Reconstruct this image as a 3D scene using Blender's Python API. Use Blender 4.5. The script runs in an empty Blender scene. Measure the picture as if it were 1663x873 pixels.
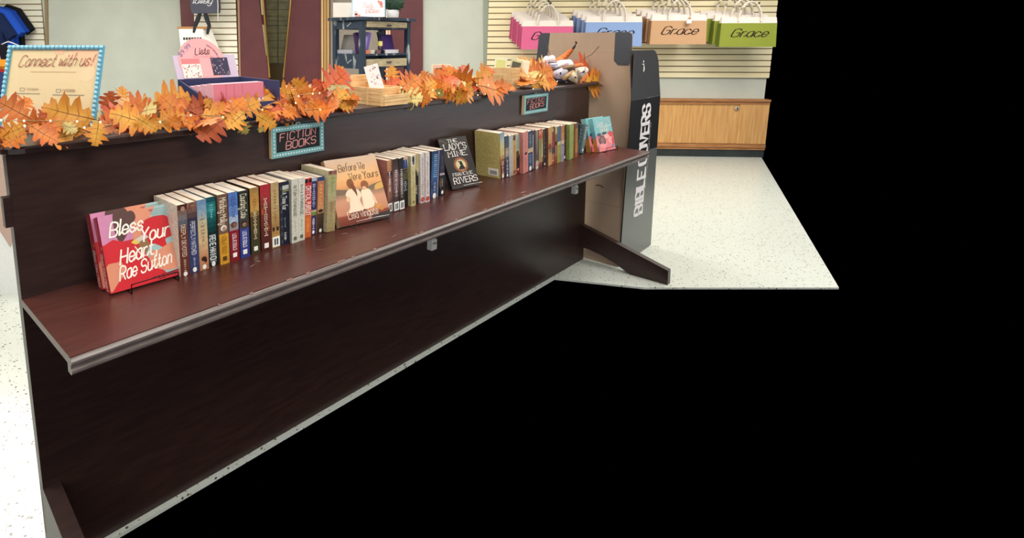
import bpy, bmesh, math, random
from mathutils import Vector, Matrix
R = math.radians
rnd = random.Random(7)
scene = bpy.context.scene
COL = scene.collection

# ------------------------------------------------------------------ camera
F_PX, CX, CY, HZ, EYE = 920.0, 600.0, 218.0, 67.0, 1.5      # measured in the 1663x873 frame
PITCH = math.atan((CY - HZ) / F_PX)
cam_d = bpy.data.cameras.new('camera')
cam = bpy.data.objects.new('camera', cam_d); COL.objects.link(cam)
cam.location = (0, 0, EYE); cam.rotation_euler = (math.pi / 2 - PITCH, 0, 0)
cam_d.sensor_fit = 'HORIZONTAL'; cam_d.sensor_width = 36.0
cam_d.lens = 36.0 * F_PX / 1663.0
cam_d.shift_x = (1663 / 2 - CX) / 1663.0
cam_d.shift_y = -(873 / 2 - CY) / 1663.0
cam_d.clip_start = 0.02
scene.camera = cam

# ------------------------------------------------------------------ light and exposure
world = bpy.data.worlds.new('world'); scene.world = world; world.use_nodes = True
world.node_tree.nodes['Background'].inputs[0].default_value = (0, 0, 0, 1)
world.node_tree.nodes['Background'].inputs[1].default_value = 0.0
def area(name, loc, sx, sy, power, col=(1, .96, .89), rot=(0, 0, 0)):
    d = bpy.data.lights.new(name, 'AREA'); d.shape = 'RECTANGLE'; d.size = sx; d.size_y = sy
    d.energy = power; d.color = col
    o = bpy.data.objects.new(name, d); COL.objects.link(o); o.location = loc; o.rotation_euler = rot
    return o
for lx_, ly_, lp_ in ((-2.4, 1.0, 40), (1.0, 0.6, 44), (-0.6, 3.4, 44), (2.7, 3.2, 40), (-3.8, 5.0, 92), (0.4, 5.6, 44), (4.2, 5.4, 50)):
    area('ceiling_panel_light', (lx_, ly_, 2.93), 1.8, 1.2, lp_)
area('added_front_light', (0.3, -3.4, 1.5), 4.6, 2.2, 60, (.93, .97, 1.0), (R(90), 0, 0))  # added fill behind the camera for missing floor bounce, not a known window
area('added_side_light', (8.5, 2.6, 1.15), 4.5, 2.1, 50, (.93, .97, 1.0), (R(90), 0, R(90)))  # added off-camera light giving the pew its side sheen; no storefront known
scene.view_settings.view_transform = 'Standard'
scene.view_settings.look = 'None'
scene.view_settings.exposure = 0.72
scene.view_settings.gamma = 1.0
scene.view_settings.use_curve_mapping = False
scene.cycles.use_denoising = True
scene.cycles.max_bounces = 8

# ------------------------------------------------------------------ measuring helpers (frame pixels -> metres)
cp, sp = math.cos(PITCH), math.sin(PITCH)
def ray(x, y):
    a, b = (x - CX) / F_PX, (CY - y) / F_PX
    d = Vector((a, cp + b * sp, -sp + b * cp)); return d / d.y
O = Vector((0, 0, EYE))
TH = math.atan((1553 - CX) / math.hypot(F_PX, CY - HZ))
U = Vector((math.sin(TH), math.cos(TH), 0)); N = Vector((math.cos(TH), -math.sin(TH), 0))
PEW_RZ = math.pi / 2 - TH
d0 = ray(947.2, 419.8); PC = O + d0 * (-EYE / d0.z)          # foot of the pew's right end, on the floor
def on_plane(x, y, p, nn):
    d = ray(x, y); return O + d * ((p - O).dot(nn) / d.dot(nn))
def snz(p): q = p - PC; return Vector((q.dot(U), q.dot(N), p.z))
def pn(x, y, n): return snz(on_plane(x, y, PC + N * n, N))   # on a plane parallel to the pew's face
def ps(x, y, s): return snz(on_plane(x, y, PC + U * s, U))   # on a plane across the pew
def pz(x, y, z): return snz(on_plane(x, y, Vector((0, 0, z)), Vector((0, 0, 1))))
def PW(s, n, z): return PC + U * s + N * n + Vector((0, 0, z))
WA = R(4.2)
W0 = Vector((3.80, 7.37, 0)); WD = Vector((math.cos(WA), -math.sin(WA), 0)); WN = Vector((-math.sin(WA), -math.cos(WA), 0))
def wl(x, y, off=0.0):
    p = on_plane(x, y, W0 + WN * off, WN) - W0
    return p.dot(WD), p.z
def WP(a, off, z): return W0 + WD * a + WN * off + Vector((0, 0, z))

# ------------------------------------------------------------------ colours and materials
def lin(c):
    r = []
    for v in c[:3]:
        v = v / 255.0
        r.append(v / 12.92 if v <= 0.04045 else ((v + 0.055) / 1.055) ** 2.4)
    return tuple(r) + (1.0,)
MATS = {}
def nodes_of(name, rough=0.5, spec=0.5, metal=0.0):
    m = bpy.data.materials.new(name); m.use_nodes = True
    b = m.node_tree.nodes['Principled BSDF']
    b.inputs['Roughness'].default_value = rough; b.inputs['Metallic'].default_value = metal
    b.inputs['Specular IOR Level'].default_value = spec
    MATS[name] = m; return m, m.node_tree.nodes, m.node_tree.links, b
def attr_mat(name, rough=0.55, spec=0.4, noise=0.06, nscale=60, bump=0.0, metal=0.0):
    m, n, l, b = nodes_of(name, rough, spec, metal)
    a = n.new('ShaderNodeAttribute'); a.attribute_name = 'col'
    t = n.new('ShaderNodeTexCoord'); z = n.new('ShaderNodeTexNoise'); z.inputs['Scale'].default_value = nscale; z.inputs['Detail'].default_value = 4
    l.new(t.outputs['Object'], z.inputs['Vector'])
    mr = n.new('ShaderNodeMapRange'); mr.inputs[3].default_value = 1 - noise; mr.inputs[4].default_value = 1 + noise
    l.new(z.outputs['Fac'], mr.inputs[0])
    mx = n.new('ShaderNodeMix'); mx.data_type = 'RGBA'; mx.blend_type = 'MULTIPLY'; mx.inputs[0].default_value = 1
    l.new(a.outputs['Color'], mx.inputs[6]); l.new(mr.outputs[0], mx.inputs[7])
    l.new(mx.outputs[2], b.inputs['Base Color'])
    if bump:
        bp = n.new('ShaderNodeBump'); bp.inputs['Strength'].default_value = bump; bp.inputs['Distance'].default_value = 0.004
        l.new(z.outputs['Fac'], bp.inputs['Height']); l.new(bp.outputs[0], b.inputs['Normal'])
    return m
attr_mat('paper', 0.6, 0.3, 0.04)
attr_mat('gloss', 0.3, 0.5, 0.05)
attr_mat('spine', 0.33, 0.45, 0.42, 95)
attr_mat('matte', 0.8, 0.2, 0.07, 25)
attr_mat('fabric', 0.92, 0.1, 0.22, 220, 0.5)
attr_mat('plastic', 0.35, 0.5, 0.03)
attr_mat('metal_wire', 0.35, 0.5, 0.05, 60, 0, 0.9)
attr_mat('leafskin', 0.5, 0.35, 0.22, 45, 0.15)
def ramp_mat(name, c1, c2, kind, scale, rough, stretch=(1, 1, 1), spec=0.4, bump=0.0, lo=0.35, hi=0.65, detail=4, rot=(0, 0, 0)):
    m, n, l, b = nodes_of(name, rough, spec)
    t = n.new('ShaderNodeTexCoord'); mp = n.new('ShaderNodeMapping'); mp.inputs['Scale'].default_value = stretch
    mp.inputs['Rotation'].default_value = rot
    l.new(t.outputs['Object'], mp.inputs['Vector'])
    if kind == 'noise':
        z = n.new('ShaderNodeTexNoise'); z.inputs['Scale'].default_value = scale; z.inputs['Detail'].default_value = detail; out = z.outputs['Fac']
    elif kind == 'wave':
        z = n.new('ShaderNodeTexWave'); z.inputs['Scale'].default_value = scale; z.inputs['Distortion'].default_value = 5; z.inputs['Detail'].default_value = 3; out = z.outputs['Fac']
    else:
        z = n.new('ShaderNodeTexVoronoi'); z.inputs['Scale'].default_value = scale; out = z.outputs['Distance']
    l.new(mp.outputs[0], z.inputs['Vector'])
    r = n.new('ShaderNodeValToRGB'); r.color_ramp.elements[0].position = lo; r.color_ramp.elements[1].position = hi
    r.color_ramp.elements[0].color = lin(c1); r.color_ramp.elements[1].color = lin(c2)
    l.new(out, r.inputs[0]); l.new(r.outputs[0], b.inputs['Base Color'])
    if bump:
        bp = n.new('ShaderNodeBump'); bp.inputs['Strength'].default_value = bump; bp.inputs['Distance'].default_value = 0.003
        l.new(out, bp.inputs['Height']); l.new(bp.outputs[0], b.inputs['Normal'])
    return m
ramp_mat('pew_paint', (42, 26, 24), (52, 33, 29), 'noise', 9, 0.34, (1, 8, 8), 0.5, 0.02)
ramp_mat('ledge_paint', (70, 34, 29), (80, 41, 34), 'noise', 7, 0.32, (1, 10, 8), 0.5, 0.02)
ramp_mat('moulding_sheen_paint', (92, 80, 76), (112, 100, 96), 'noise', 20, 0.35, (1, 8, 8), 0.5)  # pew paint with the moulding's cool sheen put into a lighter grey
ramp_mat('wall_paint', (186, 190, 179), (194, 197, 186), 'noise', 3, 0.75)
ramp_mat('maroon_paint', (86, 40, 44), (94, 45, 48), 'noise', 4, 0.55)
ramp_mat('slat_cream', (236, 222, 180), (244, 232, 196), 'noise', 2.2, 0.55, (.6, 1, 4))
ramp_mat('slat_white', (226, 220, 200), (234, 229, 212), 'noise', 2.2, 0.55, (.6, 1, 4))
ramp_mat('groove_brown', (120, 96, 62), (132, 106, 70), 'noise', 5, 0.5)
ramp_mat('oak', (186, 134, 78), (214, 166, 106), 'noise', 5, 0.45, (9, 1, .55), 0.4, 0.0, .3, .7)
ramp_mat('oak_trim', (150, 100, 58), (178, 124, 78), 'noise', 6, 0.45, (1, 1, 9))
ramp_mat('kick_black', (38, 44, 44), (46, 52, 52), 'noise', 9, 0.4)
ramp_mat('cardboard', (150, 127, 108), (160, 136, 115), 'noise', 6, 0.8, (1, 1, .4))
ramp_mat('crate_pine', (214, 168, 112), (238, 202, 148), 'noise', 9, 0.6, (1.2, 1.2, 12), 0.3, 0.1)
ramp_mat('drawer_wood', (150, 136, 110), (182, 166, 134), 'noise', 14, 0.6, (1, 1, 5))
ramp_mat('navy_distressed', (40, 52, 68), (150, 156, 158), 'noise', 13, 0.55, (1, 1, .3), 0.3, 0.1, .585, .66, 8)
ramp_mat('mirrored_olive', (84, 80, 54), (96, 92, 62), 'noise', 12, 0.4)
ramp_mat('ceiling_white', (222, 220, 210), (230, 228, 220), 'noise', 30, 0.9)
ramp_mat('page_edge', (226, 206, 188), (238, 221, 203), 'noise', 160, 0.8, (.25, .25, .25), 0.2)
ramp_mat('topiary', (22, 44, 34), (48, 76, 56), 'noise', 70, 0.7)
m, n, l, b = nodes_of('brass', 0.28, 0.5, 1.0); b.inputs['Base Color'].default_value = lin((206, 164, 92))
# polished white terrazzo: three scales of chips
m, n, l, b = nodes_of('terrazzo', 0.28, 0.5)
t = n.new('ShaderNodeTexCoord'); prev = None
base = n.new('ShaderNodeRGB'); base.outputs[0].default_value = lin((204, 209, 201)); prev = base.outputs[0]
for sc, thr, colr in ((40, .20, (84, 80, 62)), (70, .20, (136, 104, 72)), (26, .12, (74, 76, 72)), (100, .18, (160, 160, 146))):
    v = n.new('ShaderNodeTexVoronoi'); v.inputs['Scale'].default_value = sc; l.new(t.outputs['Object'], v.inputs['Vector'])
    c = n.new('ShaderNodeMath'); c.operation = 'LESS_THAN'; c.inputs[1].default_value = thr; l.new(v.outputs['Distance'], c.inputs[0])
    w = n.new('ShaderNodeSeparateColor'); l.new(v.outputs['Color'], w.inputs[0])
    g = n.new('ShaderNodeMath'); g.operation = 'GREATER_THAN'; g.inputs[1].default_value = .5; l.new(w.outputs[0], g.inputs[0])
    k = n.new('ShaderNodeMath'); k.operation = 'MULTIPLY'; l.new(c.outputs[0], k.inputs[0]); l.new(g.outputs[0], k.inputs[1])
    mx = n.new('ShaderNodeMix'); mx.data_type = 'RGBA'; l.new(k.outputs[0], mx.inputs[0]); l.new(prev, mx.inputs[6]); mx.inputs[7].default_value = lin(colr)
    prev = mx.outputs[2]
l.new(prev, b.inputs['Base Color'])
m, n, l, b = nodes_of('bulb_glow', 0.3); b.inputs['Base Color'].default_value = lin((255, 236, 190))
b.inputs['Emission Color'].default_value = lin((255, 222, 160)); b.inputs['Emission Strength'].default_value = 4.0

# ------------------------------------------------------------------ mesh builder
class MB:
    def __init__(self): self.v = []; self.f = []; self.c = []; self.m = []; self.s = []
    def add(self, pts, faces, col, mat=0, smooth=False):
        k = len(self.v); self.v += [tuple(p) for p in pts]
        for fc in faces:
            self.f.append([k + i for i in fc]); self.m.append(mat); self.s.append(smooth)
            if isinstance(col, dict): self.c.append([lin(col[i]) for i in fc])
            else: self.c.append([lin(col)] * len(fc))
        return self
    def poly(self, pts, col, mat=0): return self.add(pts, [list(range(len(pts)))], col, mat)
    def box(self, x0, x1, y0, y1, z0, z1, col=(200, 200, 200), mat=0):
        p = [(x, y, z) for z in (z0, z1) for y in (y0, y1) for x in (x0, x1)]
        return self.add(p, [(0, 2, 3, 1), (4, 5, 7, 6), (0, 1, 5, 4), (2, 6, 7, 3), (0, 4, 6, 2), (1, 3, 7, 5)], col, mat)
    def prism(self, prof, x0, x1, col=(200, 200, 200), mat=0, axis='x'):
        k = len(prof)
        if axis == 'x': p = [(x0, a, c) for a, c in prof] + [(x1, a, c) for a, c in prof]
        else: p = [(a, x0, c) for a, c in prof] + [(a, x1, c) for a, c in prof]
        f = [list(range(k))[::-1], list(range(k, 2 * k))] + [(i, (i + 1) % k, k + (i + 1) % k, k + i) for i in range(k)]
        return self.add(p, f, col, mat)
    def tube(self, path, r, col, seg=6, mat=0):
        path = [Vector(p) for p in path]; rings = []
        rs = r if isinstance(r, (list, tuple)) else [r] * len(path)
        for i, p in enumerate(path):
            d = (path[min(i + 1, len(path) - 1)] - path[max(i - 1, 0)])
            d = d.normalized() if d.length > 1e-9 else Vector((0, 0, 1))
            a = d.cross(Vector((0, 0, 1)) if abs(d.z) < .9 else Vector((1, 0, 0))).normalized(); b2 = d.cross(a)
            rings.append([p + (a * math.cos(t) + b2 * math.sin(t)) * rs[i] for t in [2 * math.pi * j / seg for j in range(seg)]])
        pts = [q for g in rings for q in g]; f = []
        for i in range(len(rings) - 1):
            for j in range(seg):
                f.append((i * seg + j, i * seg + (j + 1) % seg, (i + 1) * seg + (j + 1) % seg, (i + 1) * seg + j))
        f.append(list(range(seg))); f.append([(len(rings) - 1) * seg + j for j in range(seg)][::-1])
        return self.add(pts, f, col, mat, True)
    def ball(self, c, r, col, seg=8, ring=5, mat=0, sq=(1, 1, 1), jit=0):
        pts = [Vector(c) + Vector((0, 0, r * sq[2]))]
        for i in range(1, ring):
            a = math.pi * i / ring
            for j in range(seg):
                t = 2 * math.pi * j / seg; k = 1 + (rnd.uniform(-jit, jit) if jit else 0)
                pts.append(Vector(c) + Vector((math.sin(a) * math.cos(t) * sq[0], math.sin(a) * math.sin(t) * sq[1], math.cos(a) * sq[2])) * r * k)
        pts.append(Vector(c) - Vector((0, 0, r * sq[2]))); f = []
        for j in range(seg): f.append((0, 1 + j, 1 + (j + 1) % seg))
        for i in range(ring - 2):
            for j in range(seg):
                a = 1 + i * seg; f.append((a + j, a + seg + j, a + seg + (j + 1) % seg, a + (j + 1) % seg))
        e = len(pts) - 1; a = 1 + (ring - 2) * seg
        for j in range(seg): f.append((e, a + (j + 1) % seg, a + j))
        return self.add(pts, f, col, mat, True)
    def lathe(self, prof, c, col, seg=16, mat=0):
        pts = [(c[0] + r * math.cos(2 * math.pi * j / seg), c[1] + r * math.sin(2 * math.pi * j / seg), c[2] + z) for r, z in prof for j in range(seg)]
        f = [(i * seg + j, i * seg + (j + 1) % seg, (i + 1) * seg + (j + 1) % seg, (i + 1) * seg + j) for i in range(len(prof) - 1) for j in range(seg)]
        f.append(list(range(seg))[::-1]); f.append([(len(prof) - 1) * seg + j for j in range(seg)])
        return self.add(pts, f, col, mat, True)
    def xform(self, M): self.v = [tuple(M @ Vector(p)) for p in self.v]; return self
    def mesh(self, name, mats):
        me = bpy.data.meshes.new(name); me.from_pydata(self.v, [], self.f)
        ca = me.color_attributes.new('col', 'FLOAT_COLOR', 'CORNER')
        ca.data.foreach_set('color', [x for fc in self.c for q in fc for x in q])
        for mm in mats: me.materials.append(MATS[mm])
        me.polygons.foreach_set('material_index', self.m); me.polygons.foreach_set('use_smooth', self.s)
        me.update(); return me
    def build(self, name, mats, parent=None, loc=None, rz=0.0):
        if isinstance(mats, str): mats = [mats]
        o = bpy.data.objects.new(name, self.mesh(name, mats)); COL.objects.link(o)
        if parent: o.parent = parent
        if loc is not None: o.location = loc
        o.rotation_euler.z = rz
        return o
def tag(o, label, cat, group=None):
    o['label'] = label; o['category'] = cat
    if group: o['group'] = group
    return o
def thing(name, label, cat, loc=(0, 0, 0), rz=0.0, group=None, tilt=None):
    o = bpy.data.objects.new(name, None); COL.objects.link(o); o.empty_display_size = 0.05
    o.location = loc; o.rotation_euler = (tilt[0] if tilt else 0, tilt[1] if tilt else 0, rz)
    return tag(o, label, cat, group)
def struct(o): o['kind'] = 'structure'; return o
def copy_tree(root, label=None):
    r = root.copy(); COL.objects.link(r)
    if label: r['label'] = label
    for ch in list(root.children):
        c = ch.copy(); COL.objects.link(c); c.parent = r
        for g in list(ch.children):
            d = g.copy(); COL.objects.link(d); d.parent = c
    return r

# ------------------------------------------------------------------ pen-stroke lettering
G = {'A': '0026 2640 1232', 'B': '000636454433 3303 334241 413000'.replace('433 3303', '43303'), 'C': '4536160501103041', 'D': '0006264442 422000', 'E': '46060040 0333', 'F': '460600 0333',
     'G': '45361605011030414323', 'H': '0006 4046 0343', 'I': '1016', 'J': '4641301001', 'K': '0006 460340', 'L': '060040', 'M': '0006234640', 'N': '00064046',
     'O': '160501103041453616', 'P': '00063645443303', 'Q': '160501103041453616 2240', 'R': '00063645443303 2340', 'S': '453616050413334241301001', 'T': '0646 2620', 'U': '060110304146',
     'V': '062046', 'W': '0610233046', 'X': '0640 4600', 'Y': '0623 462320', 'Z': '06460040', '$': '453616050413334241301001 272a', '9': '431405163645442 0'.replace(' ', ''), '.': '1011',
     '!': '1612 1011', ',': '111a', "'": '1715', '&': '40051636250110304 2'.replace(' ', ''),
     'a': '3414030110203134 3430', 'b': '0700 03142433312010 01'.replace('10 01', '1001'), 'c': '3324140301102031', 'd': '3324140301102031 3730', 'e': '0232332414030110 2031'.replace(' ', ''), 'f': '37271610 0424',
     'g': '3324140301102031 343a2b1b0a', 'h': '0700 03142433 3330', 'i': '0400 0506', 'j': '0400', 'k': '0700 340230', 'l': '0700', 'm': '0400 031423 2320 233443 4340', 'n': '0400 03142433 3330',
     'o': '140301102031332414', 'p': '040b 03142433312010 01'.replace('10 01', '1001'), 'r': '0400 031424', 's': '33241403122231201001', 't': '16112030 0424', 'u': '0401102031 3430', 'v': '041024', 'w': '0410233044',
     'x': '0430 3400', 'y': '0401102031 343a2b1b0a', 'z': '04340030'}
G['B'] = '00063645443303 3342413000'
WID = {'I': 2, 'i': 0.4, 'l': 0.4, '.': 1.2, '!': 1.2, ',': 1.2, "'": 1.2, ' ': 2.2, 'm': 4, 'w': 4, 'v': 2, 'r': 2.2, 't': 2.4, 'f': 2.4, 'j': .5}
def yv(ch): return {'a': -1.3, 'b': -2.6}[ch] if ch in 'ab' else float(ch)
def smooth_line(p):
    if len(p) < 3: return p
    o = []
    for i in range(len(p) - 1):
        a = p[max(i - 1, 0)]; b = p[i]; c = p[i + 1]; d = p[min(i + 2, len(p) - 1)]
        if p[0] == p[-1]:
            if i == 0: a = p[-2]
            if i == len(p) - 2: d = p[1]
        for t in (0, .34, .67):
            o.append(tuple(.5 * (2 * b[k] + (c[k] - a[k]) * t + (2 * a[k] - 5 * b[k] + 4 * c[k] - d[k]) * t * t + (3 * b[k] - a[k] - 3 * c[k] + d[k]) * t ** 3) for k in (0, 1)))
    o.append(p[-1]); return o
def text_strokes(txt, style='sans', shear=0.0, gap=1.3):
    out = []; x = 0
    for i, ch in enumerate(txt):
        if ch == ' ': x += WID[' ']; continue
        w = WID.get(ch, 4 if (ch.isupper() or ch in '$9&') else 3)
        for st in G.get(ch, G['O']).split():
            pts = [(float(st[k]), yv(st[k + 1])) for k in range(0, len(st), 2)]
            if style == 'script' or (style != 'block' and ch not in 'AEFHIKLMNTVWXYZvwxzk'): pts = smooth_line(pts)
            out.append([(x + px + shear * py, py) for px, py in pts])
            if style == 'serif' and ch in 'ABDEFHIKLMNPRTVWXY' and len(st) >= 4:
                for q in (pts[0], pts[-1]):
                    if q[1] in (0.0, 6.0): out.append([(x + q[0] - .7, q[1]), (x + q[0] + .7, q[1])])
        if style == 'script' and ch.islower() and i + 1 < len(txt) and txt[i + 1].islower():
            out.append([(x + w + shear * .3, .3), (x + w + gap + shear * 1.6, 1.6)])
        x += w + gap
    return out, max(x - gap, .1)
def lettering(mb, txt, mp, col, width, height, pen=0.6, style='sans', shear=0.0, contrast=0.0, mat=0):
    """txt inside width x height; mp(x, y) gives the 3-D point; pen in glyph units"""
    st, tw = text_strokes(txt, style, shear)
    sx, sy = width / tw, height / 6.0
    o0 = Vector(mp(0, 0)); up_ = (Vector(mp(sx, 0)) - o0).cross(Vector(mp(0, sy)) - o0).normalized()
    for si, s in enumerate(st):
        lift = up_ * (.00007 * (si % 5))
        p = [q for k, q in enumerate(s) if k == 0 or math.hypot(q[0] - s[k - 1][0], q[1] - s[k - 1][1]) > 1e-4]
        if len(p) < 2: continue
        closed = math.hypot(p[0][0] - p[-1][0], p[0][1] - p[-1][1]) < 1e-3 and len(p) > 3
        L_, R_ = [], []
        for k in range(len(p)):
            a = p[k - 1] if k else (p[-2] if closed else None); b = p[k + 1] if k + 1 < len(p) else (p[1] if closed else None); c = p[k]
            d1 = (c[0] - a[0], c[1] - a[1]) if a else None; d2 = (b[0] - c[0], b[1] - c[1]) if b else None
            n1 = math.hypot(*d1) if d1 else 0; n2 = math.hypot(*d2) if d2 else 0
            u1 = (d1[0] / n1, d1[1] / n1) if d1 and n1 else None; u2 = (d2[0] / n2, d2[1] / n2) if d2 and n2 else None
            u1 = u1 or u2; u2 = u2 or u1
            tx, ty = u1[0] + u2[0], u1[1] + u2[1]; tl = math.hypot(tx, ty)
            if tl < .25: tx, ty, tl = u1[0], u1[1], 1.0
            tx, ty = tx / tl, ty / tl
            w = pen * .5
            if contrast: w *= (1 - contrast) + contrast * min(1, abs(ty * .97 - tx * .25) * 1.1)
            m_ = w / max(.6, tx * u1[0] + ty * u1[1])
            ex = 0
            if not closed and (k == 0 or k == len(p) - 1): ex = pen * .3 * (-1 if k == 0 else 1)
            L_.append((c[0] - ty * m_ + tx * ex, c[1] + tx * m_ + ty * ex)); R_.append((c[0] + ty * m_ + tx * ex, c[1] - tx * m_ + ty * ex))
        for k in range(len(p) - 1):
            mb.poly([Vector(mp(x * sx, y * sy)) + lift for x, y in (R_[k], R_[k + 1], L_[k + 1], L_[k])], col, mat)
    return mb

# ================================================================== THE SETTING
mb = MB()
fl = [(-6.8, 9.0), (-6.8, 1.5)] + [tuple(PW(s, .02, 0).xy) for s in (-3.5, -.45)] + [(1.7, 3.3), (2.9, 3.3), (5.15, 7.3), (5.3, 9.0)]
k = len(fl)
mb.add([(x, y, 0) for x, y in fl] + [(x, y, -.012) for x, y in fl], [list(range(k)), list(range(k, 2 * k))[::-1]] + [(i, i + k, (i + 1) % k + k, (i + 1) % k) for i in range(k)], (220, 220, 210))
struct(mb.build('floor', 'terrazzo'))
mb = MB().box(-7.2, 5.4, -4.0, 8.9, 2.97, 3.05)
struct(mb.build('ceiling', 'ceiling_white'))
OW = -0.12                                                       # the wall face, in metres in front of the cabinet line
def wall_obj(name, a0, a1, o0, o1, z0, z1, mat, parent=None):
    mb = MB().box(a0, a1, -o1, -o0, z0, z1)
    o = mb.build(name, mat, parent)
    if parent is None: o.location = W0; o.rotation_euler.z = -WA; struct(o)
    return o
def ax(px, off=OW, y=60): return wl(px, y, off)[0]
def az(py, px=1100, off=OW): return wl(px, py, off)[1]
wall = wall_obj('wall_back', -10.2, 1.36, OW - .12, OW, 0, 2.97, 'wall_paint')
# maroon column that carries the white slatwall
co = .22
column = wall_obj('wall_column', ax(295, co), ax(424, co), OW, co, 0, 2.97, 'maroon_paint')
# tapering strip of mirror between two maroon panels
def wp_poly(mb, px, off, thick, col, mat=0):
    p = [wl(x, y, off) for x, y in px]; kk = len(p)
    pts = [(a, -off, z) for a, z in p] + [(a, -off + thick, z) for a, z in p]
    mb.add(pts, [list(range(kk)), list(range(kk, 2 * kk))[::-1]] + [(i, (i + 1) % kk, kk + (i + 1) % kk, kk + i) for i in range(kk)], col, mat)
mb = MB(); wp_poly(mb, [(387, -60), (413, -60), (437, 126), (444, 240), (387, 240)], co + .03, .02, (0, 0, 0))
o = mb.build('maroon_panel', 'maroon_paint', column)
mb = MB(); wp_poly(mb, [(478, -60), (527, -60), (527, 260), (449, 260), (459, 126)], OW + .06, .06, (0, 0, 0))
o = mb.build('wall_maroon_left', 'maroon_paint', None, W0, -WA); struct(o)
mb = MB(); wp_poly(mb, [(634, -60), (687, -60), (687, 300), (634, 300)], OW + .06, .06, (0, 0, 0))
o = mb.build('wall_maroon_right', 'maroon_paint', None, W0, -WA); struct(o)
mir = thing('mirror_strip', 'tall tapering brass-edged mirror with a built-in reflection of olive ceiling tiles between maroon panels', 'mirror', W0, -WA)
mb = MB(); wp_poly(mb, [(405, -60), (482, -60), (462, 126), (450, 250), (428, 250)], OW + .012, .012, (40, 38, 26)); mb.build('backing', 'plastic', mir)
rows = [-60, -38, -17, 4.3, 15.6, 26.4, 34, 41.5, 54, 66, 78, 92, 103]
for i in range(len(rows) - 1):  # the mirror's reflected ceiling is modelled as olive plates on its face
    for x0, x1 in ((415, 450.5), (452, 474)):
        mb = MB(); wp_poly(mb, [(x0, rows[i] + .4), (x1, rows[i] + .4), (x1, rows[i + 1] - .4), (x0, rows[i + 1] - .4)], OW + .018, .008, (88, 84, 56)); mb.build('reflected_tile', 'mirrored_olive', mir)
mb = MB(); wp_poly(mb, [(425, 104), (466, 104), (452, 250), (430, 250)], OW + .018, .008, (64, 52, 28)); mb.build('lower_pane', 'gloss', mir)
for px in ([(420.5, -60), (423, -60), (439, 126), (436.5, 126)], [(477, -60), (479, -60), (461, 126), (459, 126)]):
    mb = MB(); wp_poly(mb, px, co + .05 if px[0][0] < 450 else OW + .075, .02, (0, 0, 0)); mb.build('brass_edge', 'brass', mir)
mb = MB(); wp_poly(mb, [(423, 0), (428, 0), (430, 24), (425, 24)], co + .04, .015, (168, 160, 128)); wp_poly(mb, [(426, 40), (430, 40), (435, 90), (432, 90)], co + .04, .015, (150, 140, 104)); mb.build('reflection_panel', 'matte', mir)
# door with wooden casing behind the painted shelf
door = thing('door_1', 'plain taupe door between wooden casings behind the navy shelf unit', 'door', W0, -WA); door['kind'] = 'structure'
mb = MB(); wp_poly(mb, [(534, -60), (622, -60), (622, 330), (534, 330)], OW + .02, .02, (142, 132, 122)); mb.build('door_slab', 'matte', door)
for i, (a, b2, c) in enumerate([(521.5, 524.5, (206, 172, 122)), (525.5, 530, (176, 136, 88)), (531, 534, (196, 158, 108)), (536.5, 541.5, (140, 128, 118)), (622, 626, (30, 24, 30)), (626.5, 629.5, (232, 200, 180)), (630.5, 633.5, (226, 190, 168))]):
    mb = MB(); wp_poly(mb, [(a, -60), (b2, -60), (b2 + .8, 330), (a + .8, 330)], OW + (.09 if i < 3 else .07), .06, c); mb.build('casing_strip', 'matte', door)

# slatwalls: every slat a board of its own with a recessed groove between
def slatwall(label, x0, x1, ys, off, mat, ztop=2.42, zbot=None):
    t = thing('slatwall', label, 'slatwall', W0, -WA)
    a0, a1 = ax(x0, off), ax(x1, off)
    pitch = ys[1]; z = ys[0]; zb = zbot
    mb = MB().box(a0, a1, -off + .004, -off + .022, zb, ztop); mb.build('backing', 'groove_brown', t)
    zz = zb
    while zz < ztop - .02:
        mb = MB().box(a0, a1, -off - .008, -off + .006, zz + .007, min(zz + pitch - .007, ztop))
        mb.build('slat', mat, t); zz += pitch
    return t
zslat = az(126.5, 1150)
sw_r = slatwall('wide cream slatwall with dark grooves behind the hanging tote bags', 792, 1256, (0, (az(9.8, 1150) - az(77.9, 1150)) / 7.0), OW + .022, 'slat_cream', 2.45, zslat)
sw_l = slatwall('cream slatwall at the far left behind the hanging T-shirts', -40, 72, (0, .0815), OW + .022, 'slat_white', 2.45, .95)
mb = MB(); wp_poly(mb, [(70.5, -60), (74.5, -60), (78, 130), (75, 130)], OW + .04, .04, (150, 132, 104)); mb.build('edge_trim', 'matte', sw_l)
sw_c = slatwall('narrow pale slatwall on the maroon column behind the pink list display', 317, 385, (0, .080), co + .022, 'slat_white', 2.45, .95)
mb = MB(); wp_poly(mb, [(384, -60), (387.5, -60), (391, 130), (388.5, 130)], co + .04, .04, (160, 128, 104)); mb.build('edge_trim', 'matte', sw_c)
mb = MB(); wp_poly(mb, [(785, -60), (793, -60), (793, 300), (785, 300)], OW + .012, .012, (150, 156, 142)); o = mb.build('corner_shade_1', 'matte', None, W0, -WA); struct(o)  # darker strip painted for the corner shade beside the slatwall

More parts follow.
